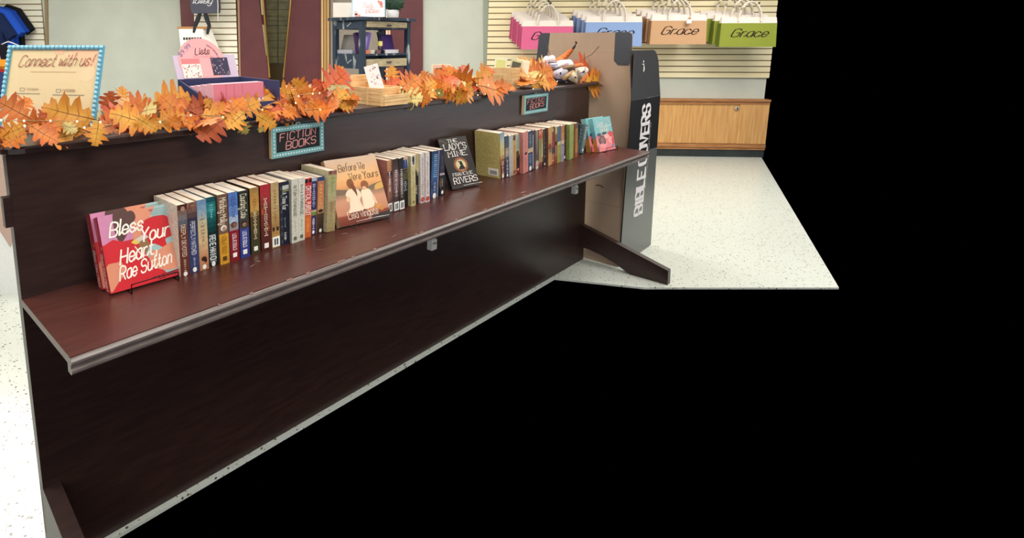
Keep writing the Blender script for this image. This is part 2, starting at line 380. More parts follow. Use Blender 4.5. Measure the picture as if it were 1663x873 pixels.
# low oak cabinet under the right-hand slatwall
cab = thing('base_cabinet', 'low built-in oak cabinet with sliding doors under the cream slatwall', 'cabinet', W0, -WA)
a0, a1 = -2.3, 1.36
zk, zt, zd0, zd1 = az(241.5, 1100, 0), az(160.5, 1100, 0), az(232, 1100, 0), az(168.5, 1100, 0)
mb = MB().box(a0, a1, .0, -OW, 0, zk); mb.build('toe_kick', 'kick_black', cab)
mb = MB().box(a0, a1, -.03, -OW, zt - .028, zt); mb.build('top_board', 'oak_trim', cab)
mb = MB().box(a0, a1, -.015, -OW, zd1, zt - .034); mb.build('top_rail', 'oak_trim', cab)
mb = MB().box(a0, a1, -.012, -OW, zk, zk + .022); mb.build('bottom_rail', 'oak_trim', cab)
mb = MB().box(a0, a1, -.02, -OW, zk + .028, zd0 - .006); mb.build('lower_trim', 'oak_trim', cab)
for d0_, d1_, off in ((a0, -.9, .004), (-.88, 1.02, .0), (1.0, a1, -.012)):
    dr = MB().box(d0_, d1_, off + .002, off + .018, zd0, zd1).build('door', 'oak', cab)
    if d0_ == -.88:
        la, lz = wl(1196, 176, 0)
        mb = MB(); mb.lathe([(.026, 0), (.026, .014), (.018, .02), (.012, .02)], (0, 0, 0), (170, 166, 156), 14); mb.xform(Matrix.Translation((la, 0, lz)) @ Matrix.Rotation(R(90), 4, 'X'))
        mb.box(la - .006, la + .006, -.025, -.014, lz - .014, lz + .014, (40, 36, 32)); mb.build('lock', 'plastic', dr)

# ================================================================== TOTE BAGS
def tote_mesh(name, w, h, d, col, dark, word=True):
    root = thing(name, 'x', 'bag')
    mb = MB(); t = .012
    zb = h * .80
    # body, slightly flared, open top
    p = [(-w / 2 + t, -d / 2, 0), (w / 2 - t, -d / 2, 0), (w / 2, d / 2, 0), (-w / 2, d / 2, 0),
         (-w / 2 + .02, -d / 2 + .012, zb), (w / 2 - .02, -d / 2 + .012, zb), (w / 2 - .012, d / 2 - .01, zb), (-w / 2 + .012, d / 2 - .01, zb)]
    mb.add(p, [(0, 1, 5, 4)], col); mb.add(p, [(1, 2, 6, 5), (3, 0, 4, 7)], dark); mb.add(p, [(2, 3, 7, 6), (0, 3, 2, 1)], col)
    mb.build('body', 'fabric', root)
    q = [p[4], p[5], p[6], p[7]] + [(-w / 2 + .028, -d / 2 + .02, h), (w / 2 - .028, -d / 2 + .02, h), (w / 2 - .02, d / 2 - .02, h), (-w / 2 + .02, d / 2 - .02, h)]
    mb = MB().add(q, [(0, 1, 5, 4), (1, 2, 6, 5), (2, 3, 7, 6), (3, 0, 4, 7)], (226, 216, 208))
    mb.build('top_band', 'fabric', root)
    for y in (-d / 2 + .012, d / 2 - .02):
        pts = [(-w * .19 + 0, y - .008, h * .86)] + [(-w * .19 * math.cos(a) * (1 - .25 * math.sin(a)), y - .012, h + .01 + .175 * math.sin(a) ** .85) for a in [math.pi * i / 10 for i in range(11)]] + [(w * .19, y - .008, h * .86)]
        MB().tube(pts, .0095, (222, 211, 196), 6).build('handle', 'fabric', root)
    if word:
        mb = MB(); y = -d / 2 - .001
        lettering(mb, 'Grace', lambda x, z: (-w * .3 + x, y - .001 + .012 * (z + h * .34) / zb, h * .34 + z), (46, 30, 30), w * .6, h * .26, .8, 'script', .45, .5)
        mb.build('lettering', 'matte', root)
    return root
def tote_stack(front_px, cols, count, name_col, labels, group, dx, dz, dy, charm=None):
    x0, x1, yt, yb = front_px; off = .33
    aL, zt_ = wl(x0, yt, off); aR, zb_ = wl(x1, yb, off)
    w, h = aR - aL, zt_ - zb_; ac = (aL + aR) / 2
    root = tote_mesh('tote_bag', w, h, .06, cols[0], cols[1])
    for i in range(count):
        r = root if i == 0 else copy_tree(root)
        r['label'] = labels[i]; r['group'] = group
        r.location = WP(ac + dx * i, off - dy * i, zb_ + dz * i); r.rotation_euler.z = -WA
        r.scale = (1 - .02 * (i % 2), 1, 1)
    if charm:
        ca, cz = wl(charm[0], charm[1], off + .06)
        mb = MB().box(-.028, .028, -.006, .006, -.035, .02, (236, 230, 222)).poly([(-.028, -.006, .02), (.028, -.006, .02), (0, -.006, .045)], (178, 120, 92)).box(-.028, .028, -.008, .008, -.036, -.028, (150, 130, 110))
        o = mb.build('charm', 'matte', root); o.location = (ca - ac, -.06, cz - zb_)
    # steel display arm
    return root
pos = ['front-most bag', 'second bag', 'third bag', 'fourth bag', 'rear bag']
def lab(colr, n): return [('%s jute tote bag lettered Grace, front-most of its row' % colr)] + ['%s jute tote bag, %s from the front of its row' % (colr, w) for w in ('second', 'third', 'fourth', 'fifth')[:n - 1]]
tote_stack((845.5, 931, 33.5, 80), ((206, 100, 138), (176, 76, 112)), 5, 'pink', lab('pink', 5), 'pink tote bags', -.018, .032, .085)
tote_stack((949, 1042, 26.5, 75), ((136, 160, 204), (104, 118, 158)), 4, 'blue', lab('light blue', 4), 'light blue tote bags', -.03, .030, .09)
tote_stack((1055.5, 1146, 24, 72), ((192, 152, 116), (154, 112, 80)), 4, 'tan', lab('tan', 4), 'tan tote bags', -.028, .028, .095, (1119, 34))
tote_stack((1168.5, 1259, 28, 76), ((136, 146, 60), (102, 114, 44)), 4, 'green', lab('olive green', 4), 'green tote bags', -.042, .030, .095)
for px, nm in ((888, 'pink'), (997, 'light blue'), (1105, 'tan'), (1216, 'olive green')):
    aa, zz = wl(px, 8, .1)
    mb = MB(); mb.tube([(0, .2, .17), (0, .0, .15), (0, -.17, .035), (0, -.22, .05)], .011, (52, 48, 48), 6)
    mb.box(-.03, .03, .2, .212, .10, .22, (52, 48, 48))
    t = mb.build('slatwall_hook', 'plastic', None, WP(aa, .1, wl(px, 8, .25)[1] - .03), -WA); tag(t, 'dark sloping slatwall arm that the %s tote bags hang from' % nm, 'hook', 'slatwall arms')

# ================================================================== FAR LEFT: T-SHIRTS
def shirt(label, pxs, off, col, printcol=None):
    a, z = wl(pxs[0], pxs[1], off)
    t = thing('t_shirt', label, 'shirt', WP(a, off, z), -WA, 'T-shirts hung in front of the left slatwall')
    out = [(-.10, 0), (-.06, -.03), (.06, -.03), (.10, 0), (.24, -.05), (.42, -.33), (.31, -.40), (.25, -.28), (.25, -.70), (-.25, -.70), (-.25, -.28), (-.31, -.40), (-.42, -.33), (-.24, -.05)]
    mb = MB(); kk = len(out); dpt = .04
    mb.add([(x, -dpt, zz) for x, zz in out] + [(x, dpt, zz) for x, zz in out], [list(range(kk)), list(range(kk, 2 * kk))[::-1]] + [(i, (i + 1) % kk, kk + (i + 1) % kk, kk + i) for i in range(kk)], col)
    mb.build('shirt_body', 'fabric', t)
    for sx in (-1, 1):
        MB().tube([(sx * .415, -.0, -.335), (sx * .31, 0, -.405)], .012, tuple(int(c * .8) for c in col), 6).build('sleeve_hem', 'fabric', t)
    MB().tube([(-.3 * .33, -.03, 0), (-.05, -.045, -.035), (.05, -.045, -.035), (.1, -.03, 0)], .01, tuple(int(c * .8) for c in col), 6).build('collar', 'fabric', t)
    if printcol: MB().box(-.1, .1, -.043, -.04, -.42, -.2, printcol).build('print', 'fabric', t)
    return t
shirt('black T-shirt, nearest the slatwall of the hanging shirts', (4, 8), .0, (26, 26, 34))
shirt('dark royal blue T-shirt hanging in front of the black one', (-6, 11), .09, (32, 72, 170))
shirt('bright royal blue T-shirt, second from the front', (-14, 12), .18, (44, 92, 208))
shirt('navy T-shirt with a pink print, front-most of the hanging shirts', (-26, 16), .27, (34, 46, 84), (214, 140, 126))
t = thing('wire_hanger', 'white hanger in the air behind the Connect with us sign', 'hanger', WP(*[wl(14, 70, .5)[0], .5, wl(14, 70, .5)[1]]), -WA)
MB().tube([(-.16, 0, -.05), (-.06, 0, .0), (0, 0, .02), (.06, 0, 0), (.18, 0, -.05)], .008, (236, 232, 236), 6).build('hanger_bar', 'plastic', t)
t2 = thing('jacket', 'black jacket with a white zip hanging at the left frame edge', 'jacket', WP(wl(-3, 72, .5)[0], .5, wl(-3, 72, .5)[1]), -WA)
mb = MB(); kk = [(-.3, -.06), (-.06, 0), (.06, 0), (.24, -.06), (.27, -.75), (-.3, -.75)]
mb.add([(x, -.05, z) for x, z in kk] + [(x, .05, z) for x, z in kk], [list(range(6)), list(range(6, 12))[::-1]] + [(i, (i + 1) % 6, 6 + (i + 1) % 6, 6 + i) for i in range(6)], (34, 30, 40)); mb.build('jacket_body', 'fabric', t2)
MB().tube([(.03, -.055, -.1), (.085, -.055, -.42)], .012, (226, 220, 222), 5).build('zip', 'plastic', t2)
for (px, py, w, h, c, lb) in ((2, 104, .22, .12, (232, 150, 52), 'small orange boxed item below the hanging jacket'), (1, 113, .2, .09, (168, 44, 38), 'dark red boxed item under the orange one'), (2, 134, .24, .28, (56, 66, 108), 'denim blue folded garment at the left frame edge')):
    a, z = wl(px, py, .62); mb = MB().box(-w / 2, w / 2, -.05, .05, -h / 2, h / 2, c)
    tag(mb.build('folded_garment' if 'garment' in lb else 'packaged_item', 'fabric', None, WP(a, .62, z), -WA), lb, 'garment' if 'garment' in lb else 'package')
t = thing('display_table', 'small display table draped in a dusty pink cloth over a white skirt behind the pew', 'table', (-2.35, 3.25, 0), 0)
MB().box(-.42, .375, -.04, .5, .93, .95, (150, 128, 122)).build('table_top', 'matte', t)
mb = MB(); pts = [(-.42, .93), (.378, .93), (.372, .42)]
for i in range(8): pts += [(.372 - .05 - .1 * i, .30), (.372 - .1 - .1 * i, .40)]
pts = pts[:-1] + [(-.42, .40)]
kk = len(pts); mb.add([(x, -.05, z) for x, z in pts] + [(x, -.044, z) for x, z in pts], [list(range(kk)), list(range(kk, 2 * kk))[::-1]] + [(i, (i + 1) % kk, kk + (i + 1) % kk, kk + i) for i in range(kk)], (198, 168, 156)); mb.build('cloth', 'fabric', t)
MB().box(-.42, .374, -.042, .5, .0, .93, (240, 240, 238)).build('skirt', 'fabric', t)

# ================================================================== COLUMN: POUCH AND WHITE TOTE
a, z = wl(333, 0, .45)
t = thing('fabric_pouch', 'charcoal fabric pouch with white script and dark ribbons hanging on the column', 'pouch', WP(a, .45, z), -WA)
zb_ = wl(333, 22, .45)[1] - z; w = wl(356, 0, .45)[0] - a; wlft = wl(311, 0, .45)[0] - a
mb = MB(); prof = [(wlft * .98, zb_ * .75), (wlft * .85, zb_), (w * .93, zb_ * .97), (w, zb_ * .6), (w * .98, .16), (wlft, .16)]
mb.add([(x, -.05, zz) for x, zz in prof] + [(x * 1.0, .05, zz) for x, zz in prof], [list(range(6)), list(range(6, 12))[::-1]] + [(i, (i + 1) % 6, 6 + (i + 1) % 6, 6 + i) for i in range(6)], (84, 84, 96)); mb.build('pouch_body', 'fabric', t)
mb = MB(); lettering(mb, 'lovey', lambda x, y: (wlft * .8 + x, -.053, -.045 + y), (236, 232, 238), .24, .07, .5, 'script', .4); mb.build('lettering', 'matte', t)
for (x0, x1, x2, zz) in ((-.06, -.13, -.155, -.30), (.0, .05, .02, -.32)):
    MB().tube([(x0, -.02, zb_ + .02), (x0 * .6 + x1 * .4, -.03, zb_ - .06), (x1, -.03, zb_ - .15), (x2, -.03, zb_ + zz + .06)], [.02, .03, .024, .016], (52, 54, 60), 6).build('ribbon', 'fabric', t)
MB().tube([(w * .98, -.052, .15), (w * 1.0, -.055, zb_ * .5), (w * .97, -.055, zb_), (w * .95, -.05, zb_ - .1)], .006, (226, 222, 214), 5).build('cord', 'fabric', t)
a, z = wl(320, 46, .42); zb2 = wl(320, 90, .42)[1] - z
t = thing('canvas_tote', 'white canvas tote with a tan rim hanging behind the pink display header', 'bag', WP(a, .42, z), -WA)
wL, wR = wl(293, 46, .42)[0] - a, wl(340, 46, .42)[0] - a
wB = wl(357, 90, .42)[0] - a
mb = MB(); p = [(wL, -.06, 0), (wR - .07, -.06, 0), (wR, .06, 0), (wL, .06, 0), (wL + .03, -.08, zb2), (wR - .02, -.08, zb2), (wB, .08, zb2), (wL + .03, .08, zb2)]
mb.add(p, [(0, 1, 5, 4), (1, 2, 6, 5), (2, 3, 7, 6), (3, 0, 4, 7), (4, 5, 6, 7)], (240, 236, 230)); mb.build('body', 'fabric', t)
MB().box(wL - .01, wR + .01, -.07, .07, -.005, .02, (176, 124, 78)).build('rim', 'matte', t)
mb = MB()
for i in range(7): mb.box(wL + .06 + i * .036, wL + .082 + i * .036, -.078, -.07, -.145, -.115, (60, 54, 54))
mb.build('lettering', 'matte', t)

# ================================================================== NAVY SHELF UNIT (corner towards the camera)
SY = 5.2; SX = (588 - CX) / 932 * SY
su = thing('shelf_unit', 'distressed navy shelf unit with pale wood drawers in front of the maroon wall', 'shelf unit', (SX, SY, 0), PEW_RZ)
def sz(y, d=SY): return EYE - (y - HZ) / 932 * d
L1, L2 = .66, .41
zt_ = sz(28); post = .045
mb = MB().box(-.03, L1 + .05, -.03, L2 + .03, zt_ - .026, zt_); mb.build('top_board', 'navy_distressed', su)
for x, y in ((0, 0), (L1 - post, 0), (0, L2 - post), (L1 - post, L2 - post)):
    MB().box(x, x + post, y, y + post, .0, zt_ - .026).build('post', 'navy_distressed', su)
zA0, zA1 = sz(47), zt_ - .026
zB0, zB1 = sz(112), sz(90)
for z0, z1, nm in ((zA0, zA1, 'u'), (zB0, zB1, 'l')):
    MB().box(0.008, .03, post, L2 - post, z0, z1).build('side_panel', 'navy_distressed', su)
    MB().box(L1 - .03, L1 - .008, post, L2 - post, z0, z1).build('side_panel', 'navy_distressed', su)
    MB().box(post, L1 - post, L2 - .03, L2 - .01, z0, z1).build('back_panel', 'navy_distressed', su)
    MB().box(post, L1 - post, .012, .03, z0, z0 + .012).build('rail', 'navy_distressed', su)
    dr = MB().box(post + .012, L1 - post - .012, -.004, .03, z0 + .016, z1 - (.012 if nm == 'u' else .035)).build('drawer', 'drawer_wood', su)
    zc = (z0 + z1) / 2 - .006
    mb = MB().ball((L1 / 2 + .02, -.006, zc), .018, (84, 72, 58), 10, 6, 0, (2.2, .5, .6)); mb.ball((L1 / 2 + .02, -.014, zc - .002), .012, (50, 42, 36), 10, 6, 0, (2.2, .4, .5)); mb.build('drawer_pull', 'plastic', dr)
    mb = MB()
    for i in range(3): mb.ball((.006, .16 + i * .02, zc + .02 - .012 * i), .006, (200, 204, 204), 6, 4, 0, (.4, 1.4, 1))
    mb.build('paint_chip', 'matte', su)
MB().box(0.01, L1 - .01, 0.01, L2 - .01, zB1 - .004, zB1 + .014).build('shelf', 'navy_distressed', su)
MB().box(0.01, L1 - .01, 0.01, L2 - .01, .25, .275).build('shelf', 'navy_distressed', su)
def on_unit(name, label, cat, x, y, z, rz=0, group=None): 
    p = Vector((SX, SY, 0)) + U * x - N * y + Vector((0, 0, z)); return thing(name, label, cat, p, PEW_RZ + rz, group)
def boxed_bible(label, x, y, col, side, h, w, lean, strip=None, rz=0):
    t = on_unit('boxed_bible', label, 'book', x, y, zB1 + .014, rz, 'boxed Bibles on the shelf unit')
    Mx = Matrix.Rotation(R(-lean), 4, 'X'); dd = .035
    mb = MB().add([(0, 0, 0), (w, 0, 0), (w, 0, h), (0, 0, h), (0, dd, 0), (w, dd, 0), (w, dd, h), (0, dd, h)], [(0, 1, 2, 3)], col); mb.add(list(mb.v), [(1, 5, 6, 2), (4, 0, 3, 7), (3, 2, 6, 7), (5, 4, 7, 6)], side); mb.xform(Mx); mb.build('cover', 'matte', t)
    mb = MB()
    for zz in (.3, .36): mb.box(.01 * 1, w - .01, -.002, 0, h * zz * .5, h * zz * .5 + .002, (196, 184, 220))
    mb.xform(Mx); mb.build('foil_line', 'paper', t)
    if strip: MB().box(-.005, w + .02, -.03, -.022, 0, .034, strip).build('price_strip', 'paper', t)
    return t
boxed_bible('slate grey boxed Bible at the left end of the shelf', .05, .365, (112, 108, 104), (150, 144, 168), .185, .19, 18, (150, 150, 160), -math.pi / 2)
boxed_bible('lavender boxed Bible beside the slate grey one', .10, .165, (168, 150, 212), (120, 100, 168), .205, .10, 14, None, -math.pi / 2)
boxed_bible('dark plum boxed Bible behind the front post', .07, .12, (82, 48, 92), (60, 36, 74), .20, .135, 12, (176, 160, 150), 0)
boxed_bible('deep violet boxed Bible with a white price strip at the right', .40, .12, (74, 52, 116), (54, 38, 86), .185, .165, 14, (226, 220, 226), 0)
t = on_unit('easel', 'black easel holding up the violet boxed Bible', 'easel', .36, .13, zB1 + .014)
MB().tube([(0, -.03, .01), (.0, .03, .2)], .012, (24, 22, 26), 6).build('upright', 'plastic', t); MB().tube([(0, -.05, .02), (0.0, .06, .005)], .01, (24, 22, 26), 6).build('foot', 'plastic', t)
t = on_unit('gift_bottle', 'small yellow-capped bottle between the plum and violet Bibles', 'bottle', .29, .06, zB1 + .014)
MB().lathe([(.018, 0), (.018, .06), (.012, .07)], (0, 0, 0), (64, 44, 52), 10).build('bottle_body', 'gloss', t); MB().box(-.022, .022, -.014, .014, .07, .115, (222, 206, 122)).build('cap', 'matte', t)
for x, c, lb in ((.07, (214, 120, 84), 'small coral tin on the shelf edge'), (.135, (196, 188, 170), 'small cream tag beside the coral tin'), (.215, (110, 84, 90), 'small mauve box on the shelf edge')):
    o = MB().box(-.024, .024, -.01, .01, 0, .034, c).build('small_box', 'paper', None, Vector((SX, SY, 0)) + U * (x + .02) - N * .03 + Vector((0, 0, zB1 + .014)), PEW_RZ); tag(o, lb, 'box', 'small items along the shelf edge')
# on top of the unit
def cam_wall(px, py, Y): d = ray(px, py); return O + d * Y
p = cam_wall(557, 28, 5.3); o = MB().box(-.09, .085, 0, .02, 0, .13, (214, 206, 198)).build('blank_card', 'paper', None, (p.x, p.y, zt_), 0); tag(o, 'plain grey card standing at the left on the shelf unit', 'card')
p = cam_wall(598.5, 28, 5.22)
t = thing('framed_sign', 'pale blue framed sign lettered Study Bibles on the shelf unit', 'sign', (p.x, p.y, zt_), 0)
w, h = .285, .155
MB().box(-w / 2, w / 2, 0, .014, 0, h, (236, 238, 246)).build('sign_panel', 'paper', t)
mb = MB().box(-w / 2 - .008, -w / 2, -.006, .02, 0, h + .01, (164, 204, 226)).box(w / 2, w / 2 + .008, -.006, .02, 0, h + .01, (164, 204, 226)).box(-w / 2, w / 2, -.006, .02, h, h + .01, (164, 204, 226)); mb.build('frame', 'matte', t)
mb = MB(); lettering(mb, 'Study', lambda x, y: (-.06 + x, -.002, .085 + y), (222, 168, 160), .10, .04, .55, 'script', .4); lettering(mb, 'Bibles', lambda x, y: (-.03 + x, -.002, .035 + y), (214, 152, 142), .125, .042, .55, 'script', .4); mb.build('lettering', 'paper', t)
mb = MB()
for cx_, cz_, r_ in ((.11, .12, .018), (.118, .095, .016), (.09, .135, .01), (-.115, .035, .02), (-.11, .015, .016), (-.085, .012, .012)):
    mb.poly([(cx_ + r_ * math.cos(a), -.0016, cz_ + r_ * math.sin(a)) for a in [2 * math.pi * i / 9 for i in range(9)]], rnd.choice([(236, 160, 150), (226, 130, 124), (244, 190, 180)]))
mb.build('flower_print', 'paper', t)
p = cam_wall(638, 28, 5.34)
t = thing('potted_topiary', 'round dark green topiary in a small white pot on the shelf unit', 'plant', (p.x, p.y, zt_), 0)
MB().lathe([(.052, 0), (.058, .062), (.058, .066), (.05, .066)], (0, 0, 0), (230, 228, 232), 18).build('pot', 'plastic', t)
mb = MB().ball((.012, 0, .135), .085, (30, 54, 42), 14, 10, 0, (1.05, 1, .9), .12)
for i in range(260):
    a, b2 = rnd.uniform(0, 6.28), math.acos(rnd.uniform(-1, 1)); d = Vector((math.sin(b2) * math.cos(a), math.sin(b2) * math.sin(a), math.cos(b2))); c = Vector((.012, 0, .135)) + d * .082
    e = d.cross(Vector((rnd.random(), rnd.random(), rnd.random()))).normalized() * .007
    mb.poly([c - e, c + d * .02, c + e], (30, 54, 42))
mb.build('foliage', 'topiary', t)

# ================================================================== THE PEW (long bench back with a book ledge)
LZ = .8175                                                        # ledge top
CZ0, CZ1 = 1.2077, 1.230                                          # cap underside and top
SL, SR = -3.375, 0.0
LEAN = .027
pew = thing('church_pew', 'long dark brown wooden pew back with book ledge and flat cap', 'pew', PC, PEW_RZ)
mb = MB(); y0 = lambda z: LEAN * z
prof = [(y0(0), .0), (y0(CZ0), CZ0), (y0(CZ0) + .035, CZ0), (y0(0) + .035, .0)]
mb.prism(prof, SL, SR, mat=0); mb.build('back_panel', 'pew_paint', pew)
# cap with rounded front corners
def rr(x0, x1, ya, yb, r):
    p = []
    for cx_, cy_, a0_ in ((x1 - r, yb - r, 0), (x0 + r, yb - r, 90), (x0 + r, ya + r, 180), (x1 - r, ya + r, 270)):
        p += [(cx_ + r * math.cos(R(a0_ + a)), cy_ + r * math.sin(R(a0_ + a))) for a in (0, 22, 45, 67, 90)]
    return p
pr_ = rr(SL - .01, .135, .010, .42, .05); kk = len(pr_)
mb = MB(); lev = [(CZ0, 0.003), (CZ0 + .004, 0), (CZ1 - .005, 0), (CZ1, .006)]
cxm, cym = (SL + .14) / 2, .215
pts = []
for z, ins in lev:
    for x, y in pr_: pts.append((x - math.copysign(ins, x - cxm), y - math.copysign(ins, y - cym), z))
fs = [(i * kk + j, i * kk + (j + 1) % kk, (i + 1) * kk + (j + 1) % kk, (i + 1) * kk + j) for i in range(3) for j in range(kk)]
fs += [list(range(kk))[::-1], [3 * kk + j for j in range(kk)]]
mb.add(pts, fs, (60, 40, 36)); mb.build('cap', 'pew_paint', pew)
LF = -.372                                                        # ledge front edge (local y)
mb = MB().box(SL, SR, LF, y0(LZ) - .0, LZ - .020, LZ); mb.build('ledge', 'ledge_paint', pew)
mpr = [(LF + .001, LZ - .002), (LF - .006, LZ - .003), (LF - .011, LZ - .008), (LF - .011, LZ - .013), (LF - .004, LZ - .017), (LF - .002, LZ - .026), (LF - .008, LZ - .030), (LF - .008, LZ - .036), (LF - .002, LZ - .042), (LF + .02, LZ - .042), (LF + .02, LZ - .012)]
MB().prism(mpr, SL, SR).build('ledge_moulding', 'moulding_sheen_paint', pew)
foot = [(.035, .262), (-.562, .092), (-.566, .0), (-.50, .0), (-.34, -.0), (-.30, .016), (-.24, .045), (-.15, .075), (-.05, .095), (.035, .10)]
MB().prism(foot, -.045, 0).build('foot', 'pew_paint', pew)
MB().prism(foot, SL, SL + .045).build('foot', 'pew_paint', pew)
MB().box(SL - .018, SL, y0(.9) - .0, .05, 1.02, 1.10).build('end_block', 'pew_paint', pew)
for px, py in ((701, 393), (933, 305.5)):
    q = pn(px, py, .2)
    c = MB().box(q.x - .017, q.x + .017, -.215, -.19, q.z - .03, q.z + .014, (232, 228, 218)).tube([(q.x - .008, -.217, q.z), (q.x + .008, -.217, q.z)], .004, (150, 146, 140), 6)
    c.box(q.x - .014, q.x + .014, -.21, -.195, q.z + .014, LZ - .02, (224, 220, 210)).build('clip', 'plastic', pew)['label'] = 'small white plastic clip under the ledge'
mb = MB()
for px, py, L in ((741, 356, .03), (744, 357.5, .012), (640, 383, .05), (560, 379, .03), (700, 333, .05), (655, 346, .04), (780, 330, .06), (850, 312, .05), (520, 405, .05), (470, 413, .04), (410, 431, .03), (420, 424, .015), (592, 372, .02)):
    q = pz(px, py, LZ); a = rnd.uniform(-.5, .5); e = Vector((math.cos(a), math.sin(a))) * L * .35
    c = rnd.choice([(178, 150, 140), (150, 118, 110), (206, 188, 180)]); x, y = q.x, -q.y
    mb.poly([(x - e.x, y - e.y - .0012, LZ + .0004), (x + e.x, y + e.y - .0006, LZ + .0004), (x + e.x, y + e.y + .0008, LZ + .0004), (x - e.x, y - e.y + .001, LZ + .0004)], c)
for i in range(26):                                               # worn paint along the front edge
    x = rnd.uniform(SL + .3, -.1); L = rnd.uniform(.005, .03)
    mb.poly([(x, LF - .004, LZ - .0016), (x + L, LF - .004, LZ - .0016), (x + L, LF + .001 + rnd.random() * .003, LZ + .0005), (x, LF + .001, LZ + .0005)], (128, 98, 90))
mb.build('worn_paint', 'matte', pew)

# ================================================================== CHALKBOARD SIGNS
def chalk(px, label, flip):
    nf = -.0115
    tl, tr, br, bl = [pn(x, y, nf) for x, y in px]
    w = ((tr.x - tl.x) + (br.x - bl.x)) / 2; h = ((tl.z - bl.z) + (tr.z - br.z)) / 2
    s0, z0 = (tl.x + bl.x) / 2, (bl.z + br.z) / 2
    t = thing('chalkboard_sign', label, 'sign', PW(s0, nf, z0), PEW_RZ, 'chalkboard signs on the pew back')
    fr = .019
    MB().box(.004, w - .004, .004, .0155, .004, h - .004, (34, 36, 38)).build('board', 'matte', t)
    mb = MB(); c = (110, 156, 160)
    mb.box(0, w, 0, .016, h - fr, h, c).box(0, w, 0, .016, 0, fr, c).box(0, fr, 0, .016, fr, h - fr, c).box(w - fr, w, 0, .016, fr, h - fr, c)
    mb.box(-.002, 0, .001, .016, 0, h, (196, 176, 140)); mb.build('frame', 'matte', t)
    mb = MB(); d = .011
    nx, nz = int(w / .0125), int(h / .0125)
    for i in range(nx):
        for z in (fr / 2, h - fr / 2): mb.ball((fr / 2 + (w - fr) * i / (nx - 1), 0, z), .0034, (198, 222, 222), 5, 4, 0, (1.3, .6, 1))
    for i in range(1, nz - 1):
        for x in (fr / 2, w - fr / 2): mb.ball((x, 0, fr / 2 + (h - fr) * i / (nz - 1)), .0034, (198, 222, 222), 5, 4, 0, (1, .6, 1.3))
    mb.build('dot_border', 'matte', t)
    mb = MB(); cc = (206, 140, 138)
    iw, ih = w - 2 * fr, h - 2 * fr
    lettering(mb, 'FICTION', lambda x, y: (fr + iw * .09 + x, .0032, fr + ih * .53 + y + x * .06), cc, iw * .81, ih * .36, .7, 'sans', .08)
    lettering(mb, 'BOOKS', lambda x, y: (fr + iw * .22 + x, .0032, fr + ih * .09 + y + x * .06), cc, iw * .68, ih * .36, .7, 'sans', .08)
    mb.build('chalk_lettering', 'matte', t)
    MB().tube([(w * .47, .008, h), (w * .49, .006, h + .008), (w * .53, .006, h + .008), (w * .55, .008, h)], .003, (150, 154, 156), 5).build('hanger_tab', 'plastic', t)
    return t
chalk([(441, 206.5), (526, 198), (526, 244.5), (442, 257.5)], 'larger nearer chalkboard reading FICTION BOOKS in a turquoise dotted frame below the garland', 0)
chalk([(851.5, 155), (890, 151), (890, 180.5), (851.5, 185.5)], 'smaller farther chalkboard reading FICTION BOOKS near the right end of the pew', 1)

